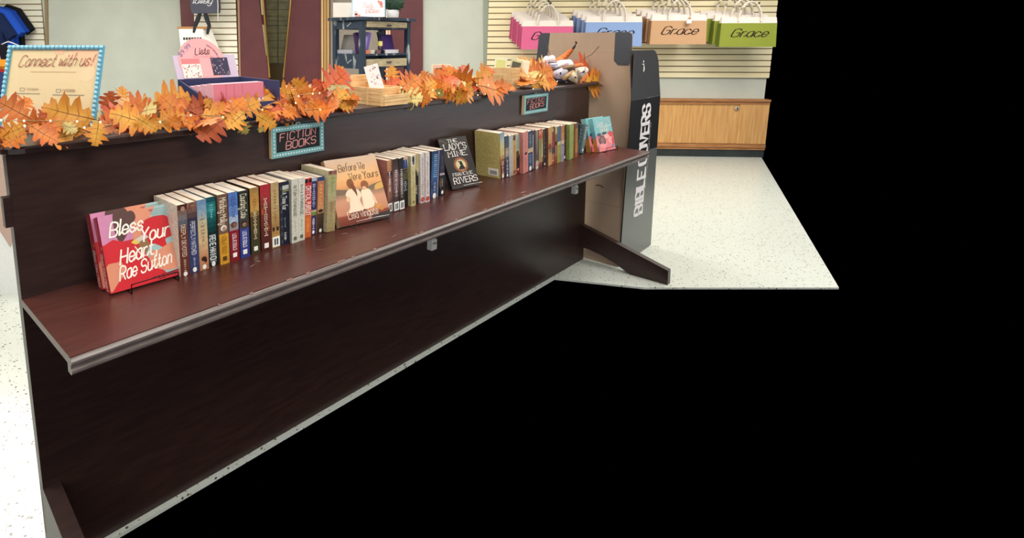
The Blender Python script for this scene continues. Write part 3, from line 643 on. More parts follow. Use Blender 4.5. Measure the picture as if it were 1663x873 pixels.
# ================================================================== SPINE-OUT BOOKS
CREAM = (238, 226, 204)
def mixc(a, b, t): return tuple(int(a[i] + (b[i] - a[i]) * t) for i in range(3))
prev_end = [-9.0]
def book(sb, th, nf, h, bands, titles, label, group, lean=0.0, dep=.155, side=None, logo=None, label_block=None, extra=None):
    """sb: left edge on the ledge, th: thickness, nf: how far the spine stands in front of the pew's foot line"""
    sb = max(sb, prev_end[0] + .0006); prev_end[0] = sb + th
    dep = min(dep, nf + LEAN * LZ - .003)
    g = math.atan2(lean, h)
    piv = 0.0 if lean <= 0 else th
    t = thing('paperback_book', label, 'book', PW(sb + piv, nf, LZ), PEW_RZ, group)
    t.rotation_mode = 'XYZ'
    bx = -piv
    rot = Matrix.Rotation(g, 4, 'Y')
    dk_ = lambda c: tuple(int(v * .9) for v in c)
    bands = [(f, dk_(c)) for f, c in bands]
    side = dk_(side or bands[len(bands) // 2][1])
    c = .0006
    mb = MB()
    mb.box(bx, bx + c, .0, dep, 0, h, side).box(bx + th - c, bx + th, 0, dep, 0, h, bands[0][1])
    # spine, painted in bands: (fraction from the top, colour)
    zz = [(1 - f) * h for f, _ in bands] + [0.0]
    for i, (f, colr) in enumerate(bands):
        nxt = colr if i + 1 >= len(bands) else bands[i + 1][1]
        soft = len(bands[i]) == 2 and isinstance(colr, tuple) and (i + 1 < len(bands)) and bands[i + 1][0] < 0
        mb.add([(bx, -.0008, zz[i]), (bx + th, -.0008, zz[i]), (bx + th, -.0008, zz[i + 1]), (bx, -.0008, zz[i + 1])], [(0, 3, 2, 1)], colr)
    mb.box(bx, bx + th, -.0007, .0006, 0, h, bands[-1][1])
    mb.xform(rot).build('cover', 'spine', t)
    mb = MB().box(bx + c, bx + th - c, .001, dep - .002, .0015, h - .0015); mb.xform(rot).build('page_block', 'page_edge', t)
    mb = MB(); any_ = False
    for (txt, f0, f1, colr, hw, style) in titles:                  # text runs down the spine from f0 to f1, letter height hw of thickness
        any_ = True; L = (f1 - f0) * h; hh = th * hw
        if txt[0] == '~':                                          # print too small to read: unreadable marks only
            k = int(txt[1:]); rb = random.Random(len(label) * 31 + k)
            for i in range(k):
                w_ = L / k * rb.uniform(.35, .7); zc = h * (1 - f0) - L * (i + .5) / k; a_ = hh * rb.uniform(.3, .5)
                for q in (-1, 1) if rb.random() < .6 else (0,):
                    xc = bx + th / 2 + q * hh * .25
                    mb.poly([(xc - a_ * .5, -.0013, zc - w_ / 2), (xc + a_ * .5, -.0013, zc - w_ / 2), (xc + a_ * .5, -.0013, zc + w_ / 2), (xc - a_ * .5, -.0013, zc + w_ / 2)], colr)
            continue
        lettering(mb, txt, lambda x, y, f0=f0, hh=hh: (bx + th / 2 - hh / 2 + y, -.0013, h * (1 - f0) - x), colr, L, hh, .95 if style != 'script' else .8, style)
    if logo:
        fl_, colr, sq = logo; any_ = True; zc = h * (1 - fl_); r_ = th * .22
        if sq: mb.poly([(bx + th / 2 - r_, -.0013, zc - r_), (bx + th / 2 + r_, -.0013, zc - r_), (bx + th / 2 + r_, -.0013, zc + r_), (bx + th / 2 - r_, -.0013, zc + r_)], colr)
        else: mb.poly([(bx + th / 2 + r_ * math.cos(a), -.0013, zc + r_ * 1.2 * math.sin(a)) for a in [math.pi * i / 5 for i in range(10)]], colr)
    if extra:
        for pts, colr in extra:
            any_ = True; mb.poly([(bx + th * x, -.0011, h * (1 - f)) for x, f in pts], colr)
    if any_: mb.xform(rot).build('spine_print', 'gloss', t)
    if label_block:
        mb = MB().box(bx + .001, bx + th - .001, -.0022, -.0012, .004, .004 + label_block, (242, 240, 234))
        for x0 in (.25, .55): mb.poly([(bx + th * x0, -.0026, .010), (bx + th * (x0 + .2), -.0026, .010), (bx + th * (x0 + .2), -.0026, label_block - .002), (bx + th * x0, -.0026, label_block - .002)], (60, 60, 64))
        mb.xform(rot).build('publisher_block', 'paper', t)
    return t
def blob(x, f, rx, rf, n=9): return [(x + rx * math.cos(2 * math.pi * i / n), f + rf * math.sin(2 * math.pi * i / n)) for i in range(n)]
def grad(stops, n=14):
    """soft colour change down a printed spine: [(fraction, colour), ...]"""
    o = []
    for i in range(n):
        f = i / n
        for (fa, ca), (fb, cb) in zip(stops[:-1], stops[1:]):
            if fa <= f <= fb: o.append((f, mixc(ca, cb, (f - fa) / max(fb - fa, 1e-6)))); break
        else: o.append((f, stops[-1][1]))
    return o
G1 = 'paperbacks in the left run of the ledge'
WHT = (240, 236, 226); SKIN = (222, 170, 140)
woman = lambda f, hair: [(blob(.5, f, .34, .045), hair), (blob(.55, f + .012, .24, .033), SKIN)]
book(-3.003, .0285, .141, .218, grad([(0, (84, 50, 40)), (.1, (150, 128, 120)), (.2, (104, 112, 122)), (.34, (112, 62, 48)), (1, (104, 50, 40))]), [('DEEPLY DEVOTED', .28, .72, (224, 196, 176), .42, 'sans'), ('~6', .76, .93, (208, 176, 150), .26, 'sans')], 'brown paperback spined DEEPLY DEVOTED, beside the red cover-out book', G1, side=(236, 222, 204), extra=woman(.045, (70, 34, 26)), logo=(.965, WHT, False))
book(-2.971, .030, .135, .217, grad([(0, (150, 110, 100)), (.12, (110, 80, 76)), (.2, (62, 56, 76)), (.4, (62, 72, 118)), (1, (58, 66, 112))]), [('PERFECTLY MATCHED', .27, .74, (206, 206, 214), .42, 'sans'), ('~6', .78, .9, (176, 180, 200), .24, 'sans')], 'blue paperback spined PERFECTLY MATCHED, second spine of the left run', G1, logo=(.955, WHT, False), extra=woman(.05, (120, 74, 60)))
book(-2.940, .030, .136, .219, grad([(0, (120, 156, 190)), (.2, (170, 186, 196)), (.3, (222, 204, 160)), (.6, (226, 186, 140)), (.8, (206, 140, 98)), (1, (186, 124, 86))]), [('~8', .2, .6, (150, 128, 100), .4, 'sans')], 'sandy paperback with pale blue sky and a small dark rider on its spine', G1, extra=[(blob(.5, .84, .32, .035, 7), (58, 36, 30)), (blob(.66, .87, .18, .03, 6), (58, 36, 30))], logo=(.955, WHT, False))
book(-2.906, .0305, .129, .219, grad([(0, (30, 92, 98)), (.12, (58, 156, 158)), (.3, (28, 96, 96)), (.5, (20, 50, 50)), (1, (16, 34, 36))]), [('IRENE HANNON', .54, .93, (238, 240, 236), .62, 'block'), ('~6', .1, .3, (120, 190, 190), .4, 'sans')], 'teal paperback spined IRENE HANNON in bold white capitals', G1, logo=(.965, WHT, False))
book(-2.873, .032, .139, .223, [(0, (120, 92, 74)), (.1, (132, 98, 78)), (.22, (116, 84, 66)), (.38, (124, 94, 76)), (.56, (226, 164, 52)), (.8, (222, 158, 46))], [('Minding Molly', .05, .42, (232, 214, 190), .62, 'script'), ('LESLIE GOULD', .6, .84, (150, 96, 30), .4, 'sans')], 'mustard and brown paperback spined Minding Molly, LESLIE GOULD', G1, extra=woman(.48, (236, 226, 214)), logo=(.92, (90, 58, 24), True))
book(-2.837, .032, .139, .223, [(0, (92, 130, 204)), (.2, (112, 148, 212)), (.34, (178, 196, 222)), (.44, (160, 150, 158)), (.55, (150, 32, 44)), (.8, (142, 28, 40))], [('~13', .05, .36, (70, 88, 140), .6, 'script'), ('LESLIE GOULD', .6, .84, (238, 222, 220), .38, 'sans')], 'sky blue and crimson paperback spined LESLIE GOULD with a dark-haired head', G1, extra=woman(.47, (92, 60, 44)), logo=(.91, WHT, True))
book(-2.800, .034, .137, .220, [(0, (52, 56, 52)), (.2, (60, 62, 58)), (.4, (72, 66, 64)), (.56, (62, 74, 152)), (.8, (54, 66, 146))], [('Courting Cate', .05, .40, (232, 222, 190), .6, 'script'), ('LESLIE GOULD', .6, .84, (236, 234, 240), .38, 'sans')], 'charcoal and blue paperback spined Courting Cate, LESLIE GOULD', G1, extra=woman(.49, (60, 38, 32)), logo=(.91, WHT, True))
book(-2.756, .033, .132, .221, grad([(0, (176, 132, 76)), (.15, (206, 150, 74)), (.3, (214, 168, 90)), (.4, (96, 72, 44)), (.7, (70, 66, 42)), (1, (66, 64, 44))]), [('~5', .16, .34, (150, 110, 60), .4, 'sans'), ('~16', .36, .78, (216, 196, 160), .4, 'sans')], 'golden brown paperback fading to dark green, left of the red one', G1, logo=(.92, WHT, True))
book(-2.718, .038, .133, .224, grad([(0, (186, 50, 58)), (.16, (176, 58, 60)), (.3, (134, 60, 48)), (.6, (104, 46, 38)), (1, (80, 38, 32))]), [('~22', .2, .78, (222, 192, 170), .4, 'sans')], 'deep red and brown paperback, between the golden brown and the tan ones', G1, logo=(.92, WHT, True), extra=[(blob(.2, .4, .12, .05), (170, 80, 50)), (blob(.75, .66, .14, .05), (130, 70, 40))])
book(-2.676, .031, .132, .224, grad([(0, (196, 164, 116)), (.3, (214, 184, 130)), (.5, (190, 150, 96)), (.66, (176, 132, 80)), (.8, (196, 150, 86)), (1, (206, 170, 110))]), [('~11', .1, .6, (150, 112, 66), .34, 'sans')], 'tan paperback with two small dark squares and a white block at the foot', G1, extra=[([(.1, .68), (.36, .68), (.36, .74), (.1, .74)], (54, 38, 28)), ([(.6, .68), (.9, .68), (.9, .74), (.6, .74)], (54, 38, 28))], label_block=.034)
book(-2.641, .0375, .132, .220, [(0, (44, 46, 58)), (.06, (206, 208, 204)), (.12, (140, 140, 100)), (.16, (34, 36, 52)), (.5, (30, 32, 50))], [('A Time for', .17, .44, (216, 216, 210), .46, 'script'), ('~6', .56, .72, (120, 150, 140), .2, 'sans'), ('~10', .8, .93, (220, 220, 216), .28, 'sans')], 'dark navy paperback spined in white script with a pale photo at its head', G1, extra=[([(0, 0), (.3, 0), (.3, 1), (0, 1)], (40, 42, 54))] + [(blob(.14, .1 + .12 * i, .1, .03), (92, 94, 108)) for i in range(8)])
book(-2.602, .028, .141, .224, [(0, (226, 222, 206)), (.5, (222, 218, 200))], [('RETURN TO PARADISE', .1, .58, (96, 96, 76), .4, 'sans'), ('~6', .64, .84, (150, 148, 124), .26, 'sans')], 'white paperback spined RETURN TO PARADISE, left of its twin', G1, lean=.004, logo=(.93, (96, 96, 80), True))
book(-2.573, .028, .139, .222, [(0, (228, 224, 210)), (.5, (224, 220, 204))], [('~7', .1, .24, (92, 92, 74), .4, 'sans'), ('IN PARADISE', .26, .58, (92, 92, 74), .4, 'sans'), ('~6', .64, .84, (150, 148, 124), .26, 'sans')], 'white paperback spined IN PARADISE, left of the red thriller', G1, lean=.006, logo=(.93, (96, 96, 80), True))
book(-2.541, .0305, .130, .213, grad([(0, (200, 52, 60)), (.25, (206, 60, 58)), (.5, (222, 88, 60)), (.65, (226, 120, 60)), (1, (216, 106, 52))]), [('CRITICAL PURSUIT', .13, .62, (246, 238, 228), .66, 'block'), ('~7', .68, .9, (236, 150, 60), .4, 'sans')], 'red to orange paperback spined CRITICAL PURSUIT in white capitals', G1, lean=.009, extra=[(blob(.2, .045, .24, .035), (36, 28, 30)), (blob(.78, .045, .22, .035), (36, 28, 30))])
book(-2.506, .026, .121, .208, [(0, (186, 200, 216)), (.06, (54, 56, 104)), (.56, (196, 190, 140)), (.60, (120, 140, 80)), (.66, (60, 52, 102))], [('~13', .1, .52, (178, 184, 216), .5, 'sans'), ('~9', .7, .9, (230, 228, 236), .4, 'sans')], 'indigo paperback with a pale moon at the head and green band', G1, lean=.008, logo=(.95, WHT, False))
book(-2.478, .028, .125, .207, grad([(0, (54, 78, 128)), (.08, (226, 140, 92)), (.4, (232, 150, 96)), (.56, (236, 170, 112)), (.62, (92, 66, 44)), (.8, (64, 50, 36)), (1, (52, 42, 32))]), [('~6', .12, .5, (232, 176, 130), .3, 'sans')], 'orange sunset paperback with dark foot, left of the taller green one', G1, lean=.008, logo=(.95, WHT, False), extra=[(blob(.5, .6, .4, .03), (48, 40, 40))])
book(-2.447, .040, .139, .225, grad([(0, (170, 136, 110)), (.06, (186, 176, 124)), (.4, (196, 186, 140)), (.5, (176, 152, 108)), (.7, (188, 168, 120)), (1, (166, 144, 98))]), [('~11', .1, .36, (122, 158, 84), .44, 'sans'), ('~11', .52, .86, (140, 120, 84), .3, 'sans')], 'taller sage green paperback at the right end of the left run', G1, lean=.014, dep=.162, side=(206, 196, 158), extra=[(blob(.25, .03, .2, .03), (112, 62, 60)), (blob(.75, .035, .18, .03), (136, 84, 80))])
G2 = 'paperbacks in the middle run of the ledge'
prev_end[0] = -9
book(-2.112, .0245, .127, .216, grad([(0, (216, 160, 116)), (.16, (206, 144, 108)), (.2, (64, 42, 38)), (.3, (150, 100, 84)), (.6, (176, 124, 104)), (.8, (110, 76, 66)), (1, (190, 160, 150))]), [('~12', .22, .6, (240, 226, 214), .4, 'sans')], 'rosy sepia paperback behind the right edge of the lakeside cover-out book', G2, lean=-.008, side=(176, 112, 100), label_block=.034)
book(-2.095, .030, .136, .219, grad([(0, (62, 48, 42)), (.16, (92, 72, 66)), (.25, (160, 126, 124)), (.5, (140, 110, 112)), (.7, (80, 62, 60)), (1, (46, 36, 34))]), [('~14', .2, .72, (226, 206, 204), .42, 'sans')], 'mauve brown paperback with white foot block, second in the middle run', G2, lean=-.007, label_block=.036)
book(-2.063, .028, .139, .218, grad([(0, (36, 36, 48)), (.2, (48, 44, 50)), (.3, (104, 86, 84)), (.6, (84, 68, 64)), (.8, (42, 36, 34)), (1, (34, 30, 30))]), [('~16', .2, .76, (214, 204, 198), .42, 'sans')], 'near-black paperback with white foot block, third in the middle run', G2, lean=-.008, label_block=.036)
book(-2.014, .032, .118, .214, [(0, (232, 224, 212)), (.13, (226, 214, 196)), (.22, (120, 112, 88)), (.34, (98, 98, 66)), (.46, (40, 42, 46)), (.7, (28, 30, 34))], [('~2', .24, .34, (44, 44, 40), .6, 'serif'), ('~6', .48, .68, (176, 188, 196), .6, 'sans')], 'black and olive paperback with blue-coated figure at its white head', G2, lean=-.006, extra=[(blob(.5, .03, .25, .035), SKIN), ([(.15, .06), (.85, .06), (.95, .22), (.05, .22)], (50, 78, 140)), ([(.45, .06), (.6, .06), (.55, .2)], WHT)])
book(-1.980, .0285, .134, .216, [(0, (234, 226, 198)), (.2, (222, 208, 156)), (.6, (214, 198, 142)), (.85, (206, 190, 134))], [('~14', .3, .86, (160, 140, 92), .4, 'sans')], 'cream paperback with a dark blue silhouette at its head', G2, lean=-.007, extra=[(blob(.55, .08, .26, .07), (52, 50, 88)), (blob(.5, .04, .16, .04), (52, 50, 88)), (blob(.6, .16, .2, .02), (70, 56, 70))], logo=(.92, (130, 112, 70), True))
book(-1.949, .032, .120, .214, grad([(0, (206, 192, 128)), (.2, (222, 206, 146)), (.32, (232, 216, 176)), (.42, (60, 52, 42)), (.6, (40, 36, 32)), (1, (34, 32, 30))]), [('~6', .05, .3, (176, 160, 92), .46, 'sans'), ('TURANO', .62, .8, (206, 196, 170), .4, 'sans')], 'yellow-headed paperback with a black dress silhouette on its lower half', G2, lean=-.006, extra=[([(.5, .28), (.66, .36), (.95, .62), (.05, .62), (.34, .36)], (34, 30, 30))])
for i, (sb, nf, h, lb) in enumerate(((-1.919, .131, .217, 'left of two matching white paperbacks with red roundels at the foot'), (-1.890, .136, .219, 'right of two matching white paperbacks with red roundels at the foot'))):
    book(sb, .027, nf, h, [(0, (236, 226, 222)), (.5, (228, 216, 212))], [('~15', .08, .5, (150, 128, 134), .44, 'sans'), ('~6', .56, .84, (150, 120, 128), .34, 'sans')], lb, G2, lean=-.007, extra=[(blob(.5, .93, .42, .05, 12), (200, 44, 48)), (blob(.5, .93, .2, .025, 8), (236, 200, 196))])
book(-1.835, .051, .118, .211, grad([(0, (44, 66, 108)), (.2, (58, 92, 142)), (.5, (66, 104, 156)), (.65, (54, 80, 126)), (.66, (30, 44, 84)), (.8, (64, 88, 134)), (1, (44, 64, 104))]), [('~12', .06, .56, (130, 176, 206), .46, 'sans'), ('~5', .66, .86, (150, 176, 206), .3, 'sans')], 'wide steel blue paperback in the middle run with a white bird mark', G2, lean=.006, side=(30, 32, 52), logo=(.95, WHT, False), extra=[([(.86, 0), (1, 0), (1, 1), (.86, 1)], (130, 128, 146))])
book(-1.766, .034, .115, .211, grad([(0, (40, 42, 66)), (.3, (48, 48, 72)), (.52, (58, 54, 76)), (.58, (20, 34, 30)), (1, (22, 28, 28))]), [('~8', .1, .42, (96, 96, 120), .4, 'sans'), ('~5', .62, .8, (150, 160, 150), .34, 'sans')], 'dark indigo and black paperback at the right end of the middle run', G2, lean=-.008, logo=(.93, WHT, False), extra=[([(0, .5), (1, .52), (1, .56), (0, .55)], (170, 160, 168)), (blob(.1, .72, .2, .12), (100, 62, 44))])
G3 = 'paperbacks in the right run of the ledge'
prev_end[0] = -9
LN = -.021
yb = book(-1.297, .040, .129, .236, grad([(0, (150, 176, 190)), (.14, (196, 206, 196)), (.25, (226, 212, 150)), (.45, (222, 196, 130)), (.56, (176, 112, 72)), (.6, (122, 46, 36)), (1, (84, 30, 26))]), [('~7', .62, .92, (232, 200, 176), .56, 'sans')], 'yellow-backed taller paperback at the left end of the right run', G3, lean=-.026, side=(206, 186, 116), dep=.15, logo=(.955, WHT, False))
# its printed back cover faces left
Mr = Matrix.Rotation(math.atan2(-.026, .236), 4, 'Y'); mb = MB()
for i in range(15):
    z = .212 - i * .0105; L = .11 if i % 5 != 4 else .07
    mb.poly([(-.0006, .143, z), (-.0006, .143 - L, z), (-.0006, .143 - L, z + .0012), (-.0006, .143, z + .0012)], (142, 124, 70))
mb.poly([(-.0006, .072, .012), (-.0006, .012, .012), (-.0006, .012, .05), (-.0006, .072, .05)], (232, 226, 212))
for i in range(16): 
    y = .062 - i * .0026; mb.poly([(-.0009, y, .018), (-.0009, y - (.0012 if i % 3 else .0019), .018), (-.0009, y - (.0012 if i % 3 else .0019), .038), (-.0009, y, .038)], (40, 40, 50))
mb.xform(Mr).build('back_cover_print', 'paper', yb)
def qb(sb, th, nf, h, stops, label, titles=(), lean=LN, **kw): return book(sb, th, nf, h, stops, list(titles), label, G3, lean=lean, **kw)
qb(-1.262, .031, .132, .216, grad([(0, (72, 88, 104)), (.22, (84, 98, 112)), (.3, (206, 172, 132)), (.42, (190, 176, 160)), (.5, (90, 100, 116)), (.6, (52, 62, 92)), (1, (44, 52, 80))]), 'slate and navy paperback next to the yellow-backed one', [('~8', .58, .9, (196, 200, 214), .5, 'sans')], logo=(.95, WHT, False))
qb(-1.231, .035, .134, .214, grad([(0, (196, 198, 196)), (.4, (206, 204, 198)), (.7, (190, 184, 176)), (1, (176, 166, 156))]), 'pale grey marbled paperback, third in the right run', [('~4', .3, .7, (176, 170, 162), .3, 'sans')])
qb(-1.194, .034, .132, .214, grad([(0, (206, 178, 132)), (.14, (216, 172, 108)), (.6, (220, 166, 100)), (.9, (196, 136, 84)), (1, (170, 116, 74))]), 'golden tan paperback with a dark figure at its head', [('~11', .25, .74, (168, 122, 70), .4, 'sans')], extra=[(blob(.5, .08, .34, .07), (66, 44, 36)), (blob(.35, .05, .2, .04), (150, 110, 80)), (blob(.5, .92, .36, .04), (120, 70, 50))])
qb(-1.156, .040, .127, .212, [(0, (188, 206, 190)), (.3, (196, 208, 170)), (.42, (206, 196, 150)), (.52, (110, 92, 62)), (.58, (44, 40, 46)), (.78, (70, 44, 44)), (.86, (150, 56, 48))], 'mint green paperback with dark red foot, left of the pink one', [('~9', .06, .4, (146, 176, 156), .4, 'sans')], extra=[(blob(.45, .48, .4, .06), (84, 78, 50)), (blob(.6, .9, .2, .025), (232, 214, 196))])
qb(-1.137 + .022, .050, .147, .221, [(0, (226, 150, 140)), (.5, (222, 142, 132))], 'salmon pink paperback with a small black emblem', [('~14', .08, .46, (196, 112, 108), .34, 'sans'), ('~5', .6, .9, (190, 106, 104), .3, 'sans')], extra=[(blob(.55, .53, .26, .028), (30, 22, 28))])
qb(-1.079 + .016, .052, .144, .218, [(0, (58, 74, 92)), (.3, (64, 82, 100)), (.42, (206, 182, 140)), (.48, (222, 196, 152)), (.53, (56, 76, 104)), (.8, (48, 66, 96))], 'slate blue paperback with a golden band, right of the pink one', [('~11', .06, .38, (150, 160, 168), .42, 'sans'), ('~7', .58, .84, (110, 150, 190), .5, 'sans')], logo=(.93, WHT, False))
rest = [
 (.029, .139, .217, grad([(0, (84, 60, 78)), (.4, (64, 40, 58)), (1, (96, 56, 58))]), 'dark plum paperback with a pale strip, beside the slate blue one', dict(extra=[([(0, .1), (.2, .1), (.2, .95), (0, .95)], (206, 196, 206))])),
 (.026, .141, .216, grad([(0, (156, 150, 130)), (.5, (120, 110, 92)), (.7, (92, 60, 62)), (.8, (222, 210, 196)), (1, (232, 224, 212))]), 'grey-green paperback with white foot, right of the plum one', dict(logo=(.9, (200, 60, 50), False))),
 (.032, .143, .216, [(0, (206, 92, 76)), (.08, (226, 120, 92)), (.16, (196, 84, 64)), (.24, (150, 140, 92)), (.5, (160, 150, 100)), (.86, (150, 54, 44)), (.93, (110, 60, 46))], 'olive paperback with coral flowers at its head', dict(extra=[(blob(.4, .07, .3, .05), (232, 150, 120))])),
 (.035, .130, .212, [(0, (236, 214, 180)), (.1, (226, 124, 74)), (.25, (222, 176, 108)), (.4, (232, 214, 150)), (.75, (216, 128, 74)), (.88, (84, 62, 52))], 'orange and cream paperback, right of the olive one', dict(extra=[(blob(.4, .22, .34, .05), (222, 92, 56))])),
 (.030, .133, .211, [(0, (74, 76, 74)), (.5, (66, 64, 72)), (.8, (54, 52, 62))], 'dark charcoal paperback, left of the wide tan one', dict(titles=[('~5', .2, .8, (130, 124, 120), .4, 'sans')], logo=(.95, WHT, False))),
 (.040, .146, .217, grad([(0, (214, 172, 112)), (.4, (206, 160, 104)), (.5, (150, 92, 66)), (.6, (196, 152, 92)), (1, (214, 168, 108))]), 'wide tan paperback midway along the right run', dict(extra=[(blob(.4, .5, .36, .08), (126, 66, 54)), (blob(.6, .62, .24, .05), (96, 100, 66))])),
 (.035, .143, .215, [(0, (112, 78, 60)), (.15, (150, 66, 58)), (.35, (164, 72, 66)), (.55, (62, 62, 92)), (.72, (186, 116, 84)), (.85, (160, 76, 56))], 'brick red paperback with a navy band, right of the wide tan one', dict(extra=[(blob(.4, .08, .24, .06), (206, 164, 120)), (blob(.5, .9, .3, .03), (216, 150, 96))])),
 (.026, .145, .214, [(0, (206, 190, 130)), (.2, (150, 108, 72)), (.4, (70, 46, 40)), (.5, (170, 112, 84)), (.8, (150, 70, 52))], 'mottled brown paperback, left of the lime-footed one', {}),
 (.038, .146, .213, [(0, (90, 112, 136)), (.3, (82, 112, 150)), (.42, (216, 206, 150)), (.5, (176, 178, 92)), (.8, (164, 168, 80))], 'blue-headed paperback with a lime green foot', dict(titles=[('~6', .52, .9, (112, 116, 50), .4, 'sans')])),
 (.034, .149, .213, [(0, (206, 132, 76)), (.2, (216, 150, 96)), (.42, (226, 206, 180)), (.5, (176, 172, 184)), (.8, (160, 156, 174))], 'orange-headed paperback with a lilac grey foot', dict(titles=[('~7', .5, .92, (92, 92, 130), .5, 'sans')])),
 (.024, .118, .204, [(0, (222, 206, 196)), (.38, (120, 70, 60)), (.5, (214, 200, 160)), (.9, (206, 190, 150))], 'slim ivory paperback with a maroon middle', {}),
 (.036, .131, .207, [(0, (96, 66, 60)), (.3, (86, 50, 56)), (.8, (74, 42, 46))], 'maroon paperback, left of the light green one', dict(titles=[('~5', .2, .7, (140, 100, 96), .36, 'sans')], logo=(.93, WHT, False))),
 (.048, .151, .211, [(0, (172, 186, 112)), (.5, (162, 178, 100)), (.8, (156, 172, 96))], 'light green paperback near the right end of the right run', dict(titles=[('~7', .2, .7, (132, 148, 76), .36, 'sans')])),
 (.029, .137, .207, [(0, (134, 130, 176)), (.4, (158, 152, 190)), (.72, (92, 70, 44)), (.86, (70, 54, 36))], 'lavender paperback with a brown foot, right of the green one', {}),
 (.032, .148, .21, [(0, (120, 92, 80)), (.15, (176, 128, 72)), (.6, (196, 132, 72)), (.85, (170, 86, 56))], 'copper orange paperback, last upright one of the right run', {}),
]
for th, nf, h, bands, lb, kw in rest:
    kw = dict(kw); tt = kw.pop('titles', ()); qb(-1.015 + .012 if th == .029 and nf == .139 else prev_end[0], th, nf, h, bands, lb, tt, **kw)
prev_end[0] = max(prev_end[0], -.470)
qb(-.44, .034, .112, .18, grad([(0, (62, 72, 84)), (.5, (58, 70, 80)), (1, (70, 80, 84))]), 'small slate paperback leaning right beside the copper one', [('~4', .1, .6, (120, 130, 136), .4, 'sans')], lean=.030)
qb(-.405, .036, .122, .178, grad([(0, (120, 136, 140)), (.4, (128, 150, 146)), (.7, (110, 136, 136)), (1, (92, 120, 124))]), 'small grey-green paperback leaning right against the teal cover-out books', [('~6', .06, .5, (206, 212, 204), .5, 'sans')], lean=.042, logo=(.88, WHT, False))

# ================================================================== COVER-OUT BOOKS
def leaning(name, label, cat, s, n, z, yaw, lean, group=None):
    """thing whose local frame is: x along the cover, y into the book, z up the cover"""
    t = thing(name, label, cat, PW(s, n, z), PEW_RZ - yaw, group)
    t.rotation_euler = (-lean, 0, PEW_RZ - yaw)
    return t
def cover_book(t, w, h, th, col, spine_cols, back=(230, 220, 205)):
    mb = MB(); c = .0012
    mb.box(0, w, 0, c, 0, h, col).box(0, w, th - c, th, 0, h, back)
    k = len(spine_cols)
    for i, sc in enumerate(spine_cols): mb.box(0, c, c, th - c, h * (1 - (i + 1) / k), h * (1 - i / k), sc)
    mb.build('cover', 'gloss', t)
    MB().box(c, w - .002, c, th - c, .0015, h - .0015).build('page_block', 'page_edge', t)
class Art:
    def __init__(self, w, h): self.mb = MB(); self.w, self.h, self.d = w, h, .0004
    def poly(self, pts, col, sm=False):
        if sm:
            q = smooth_line([tuple(p) for p in pts] + [tuple(pts[0])])[:-1]
        else: q = pts
        q = [(min(max(x, 0), 1), min(max(y, 0), 1)) for x, y in q]
        self.mb.poly([(x * self.w, -self.d, y * self.h) for x, y in q], col); self.d += .00006; return self
    def ell(self, x, y, rx, ry, col, n=14): return self.poly([(x + rx * math.cos(2 * math.pi * i / n), y + ry * math.sin(2 * math.pi * i / n)) for i in range(n)], col)
    def bands(self, stops):
        for (ya, ca), (yb_, cb) in zip(stops[:-1], stops[1:]):
            for i in range(6):
                a, b2 = ya + (yb_ - ya) * i / 6, ya + (yb_ - ya) * (i + 1) / 6
                self.mb.poly([(0, -self.d, a * self.h), (self.w, -self.d, a * self.h), (self.w, -self.d, b2 * self.h), (0, -self.d, b2 * self.h)], mixc(ca, cb, (i + .5) / 6))
        self.d += .00006; return self
    def line(self, pts, wd, col):
        for a, b2 in zip(pts[:-1], pts[1:]):
            dx, dy = b2[0] - a[0], b2[1] - a[1]; L = math.hypot(dx, dy); nx, ny = -dy / L * wd, dx / L * wd
            self.mb.poly([((a[0] + nx) * self.w, -self.d, (a[1] + ny) * self.h), ((a[0] - nx) * self.w, -self.d, (a[1] - ny) * self.h), ((b2[0] - nx) * self.w, -self.d, (b2[1] - ny) * self.h), ((b2[0] + nx) * self.w, -self.d, (b2[1] + ny) * self.h)], col)
        self.d += .00006; return self
    def done(self, t): self.mb.build('cover_art', 'gloss', t)
def words(t, items, d=.0016):
    mb = MB()
    for txt, x, y, w, h, col, pen, style, shear, con, slope in items:
        lettering(mb, txt, lambda a, b2: (x + a, -d, y + b2 + a * slope), col, w, h, pen, style, shear, con)
    mb.build('cover_lettering', 'gloss', t)
def easel(label, s, n, w, lift=.008, yaw=0.0, col=(44, 42, 44)):
    t = thing('book_stand', label, 'book stand', PW(s, n, LZ), PEW_RZ - yaw, 'wire stands under the cover-out books')
    mb = MB()
    for x in (w * .2, w * .86):
        mb.tube([(x, -.022, .028), (x, -.022, lift * .4), (x, .0, .002), (x, .055, .002), (x, .075, .12)], .0018, col, 5)
    mb.tube([(w * .2, -.022, .028), (w * .5, -.024, .030), (w * .86, -.022, .028)], .0016, col, 5)
    mb.tube([(w * .2, .055, .002), (w * .86, .055, .002)], .0018, col, 5); mb.build('wire', 'metal_wire', t)
    return t
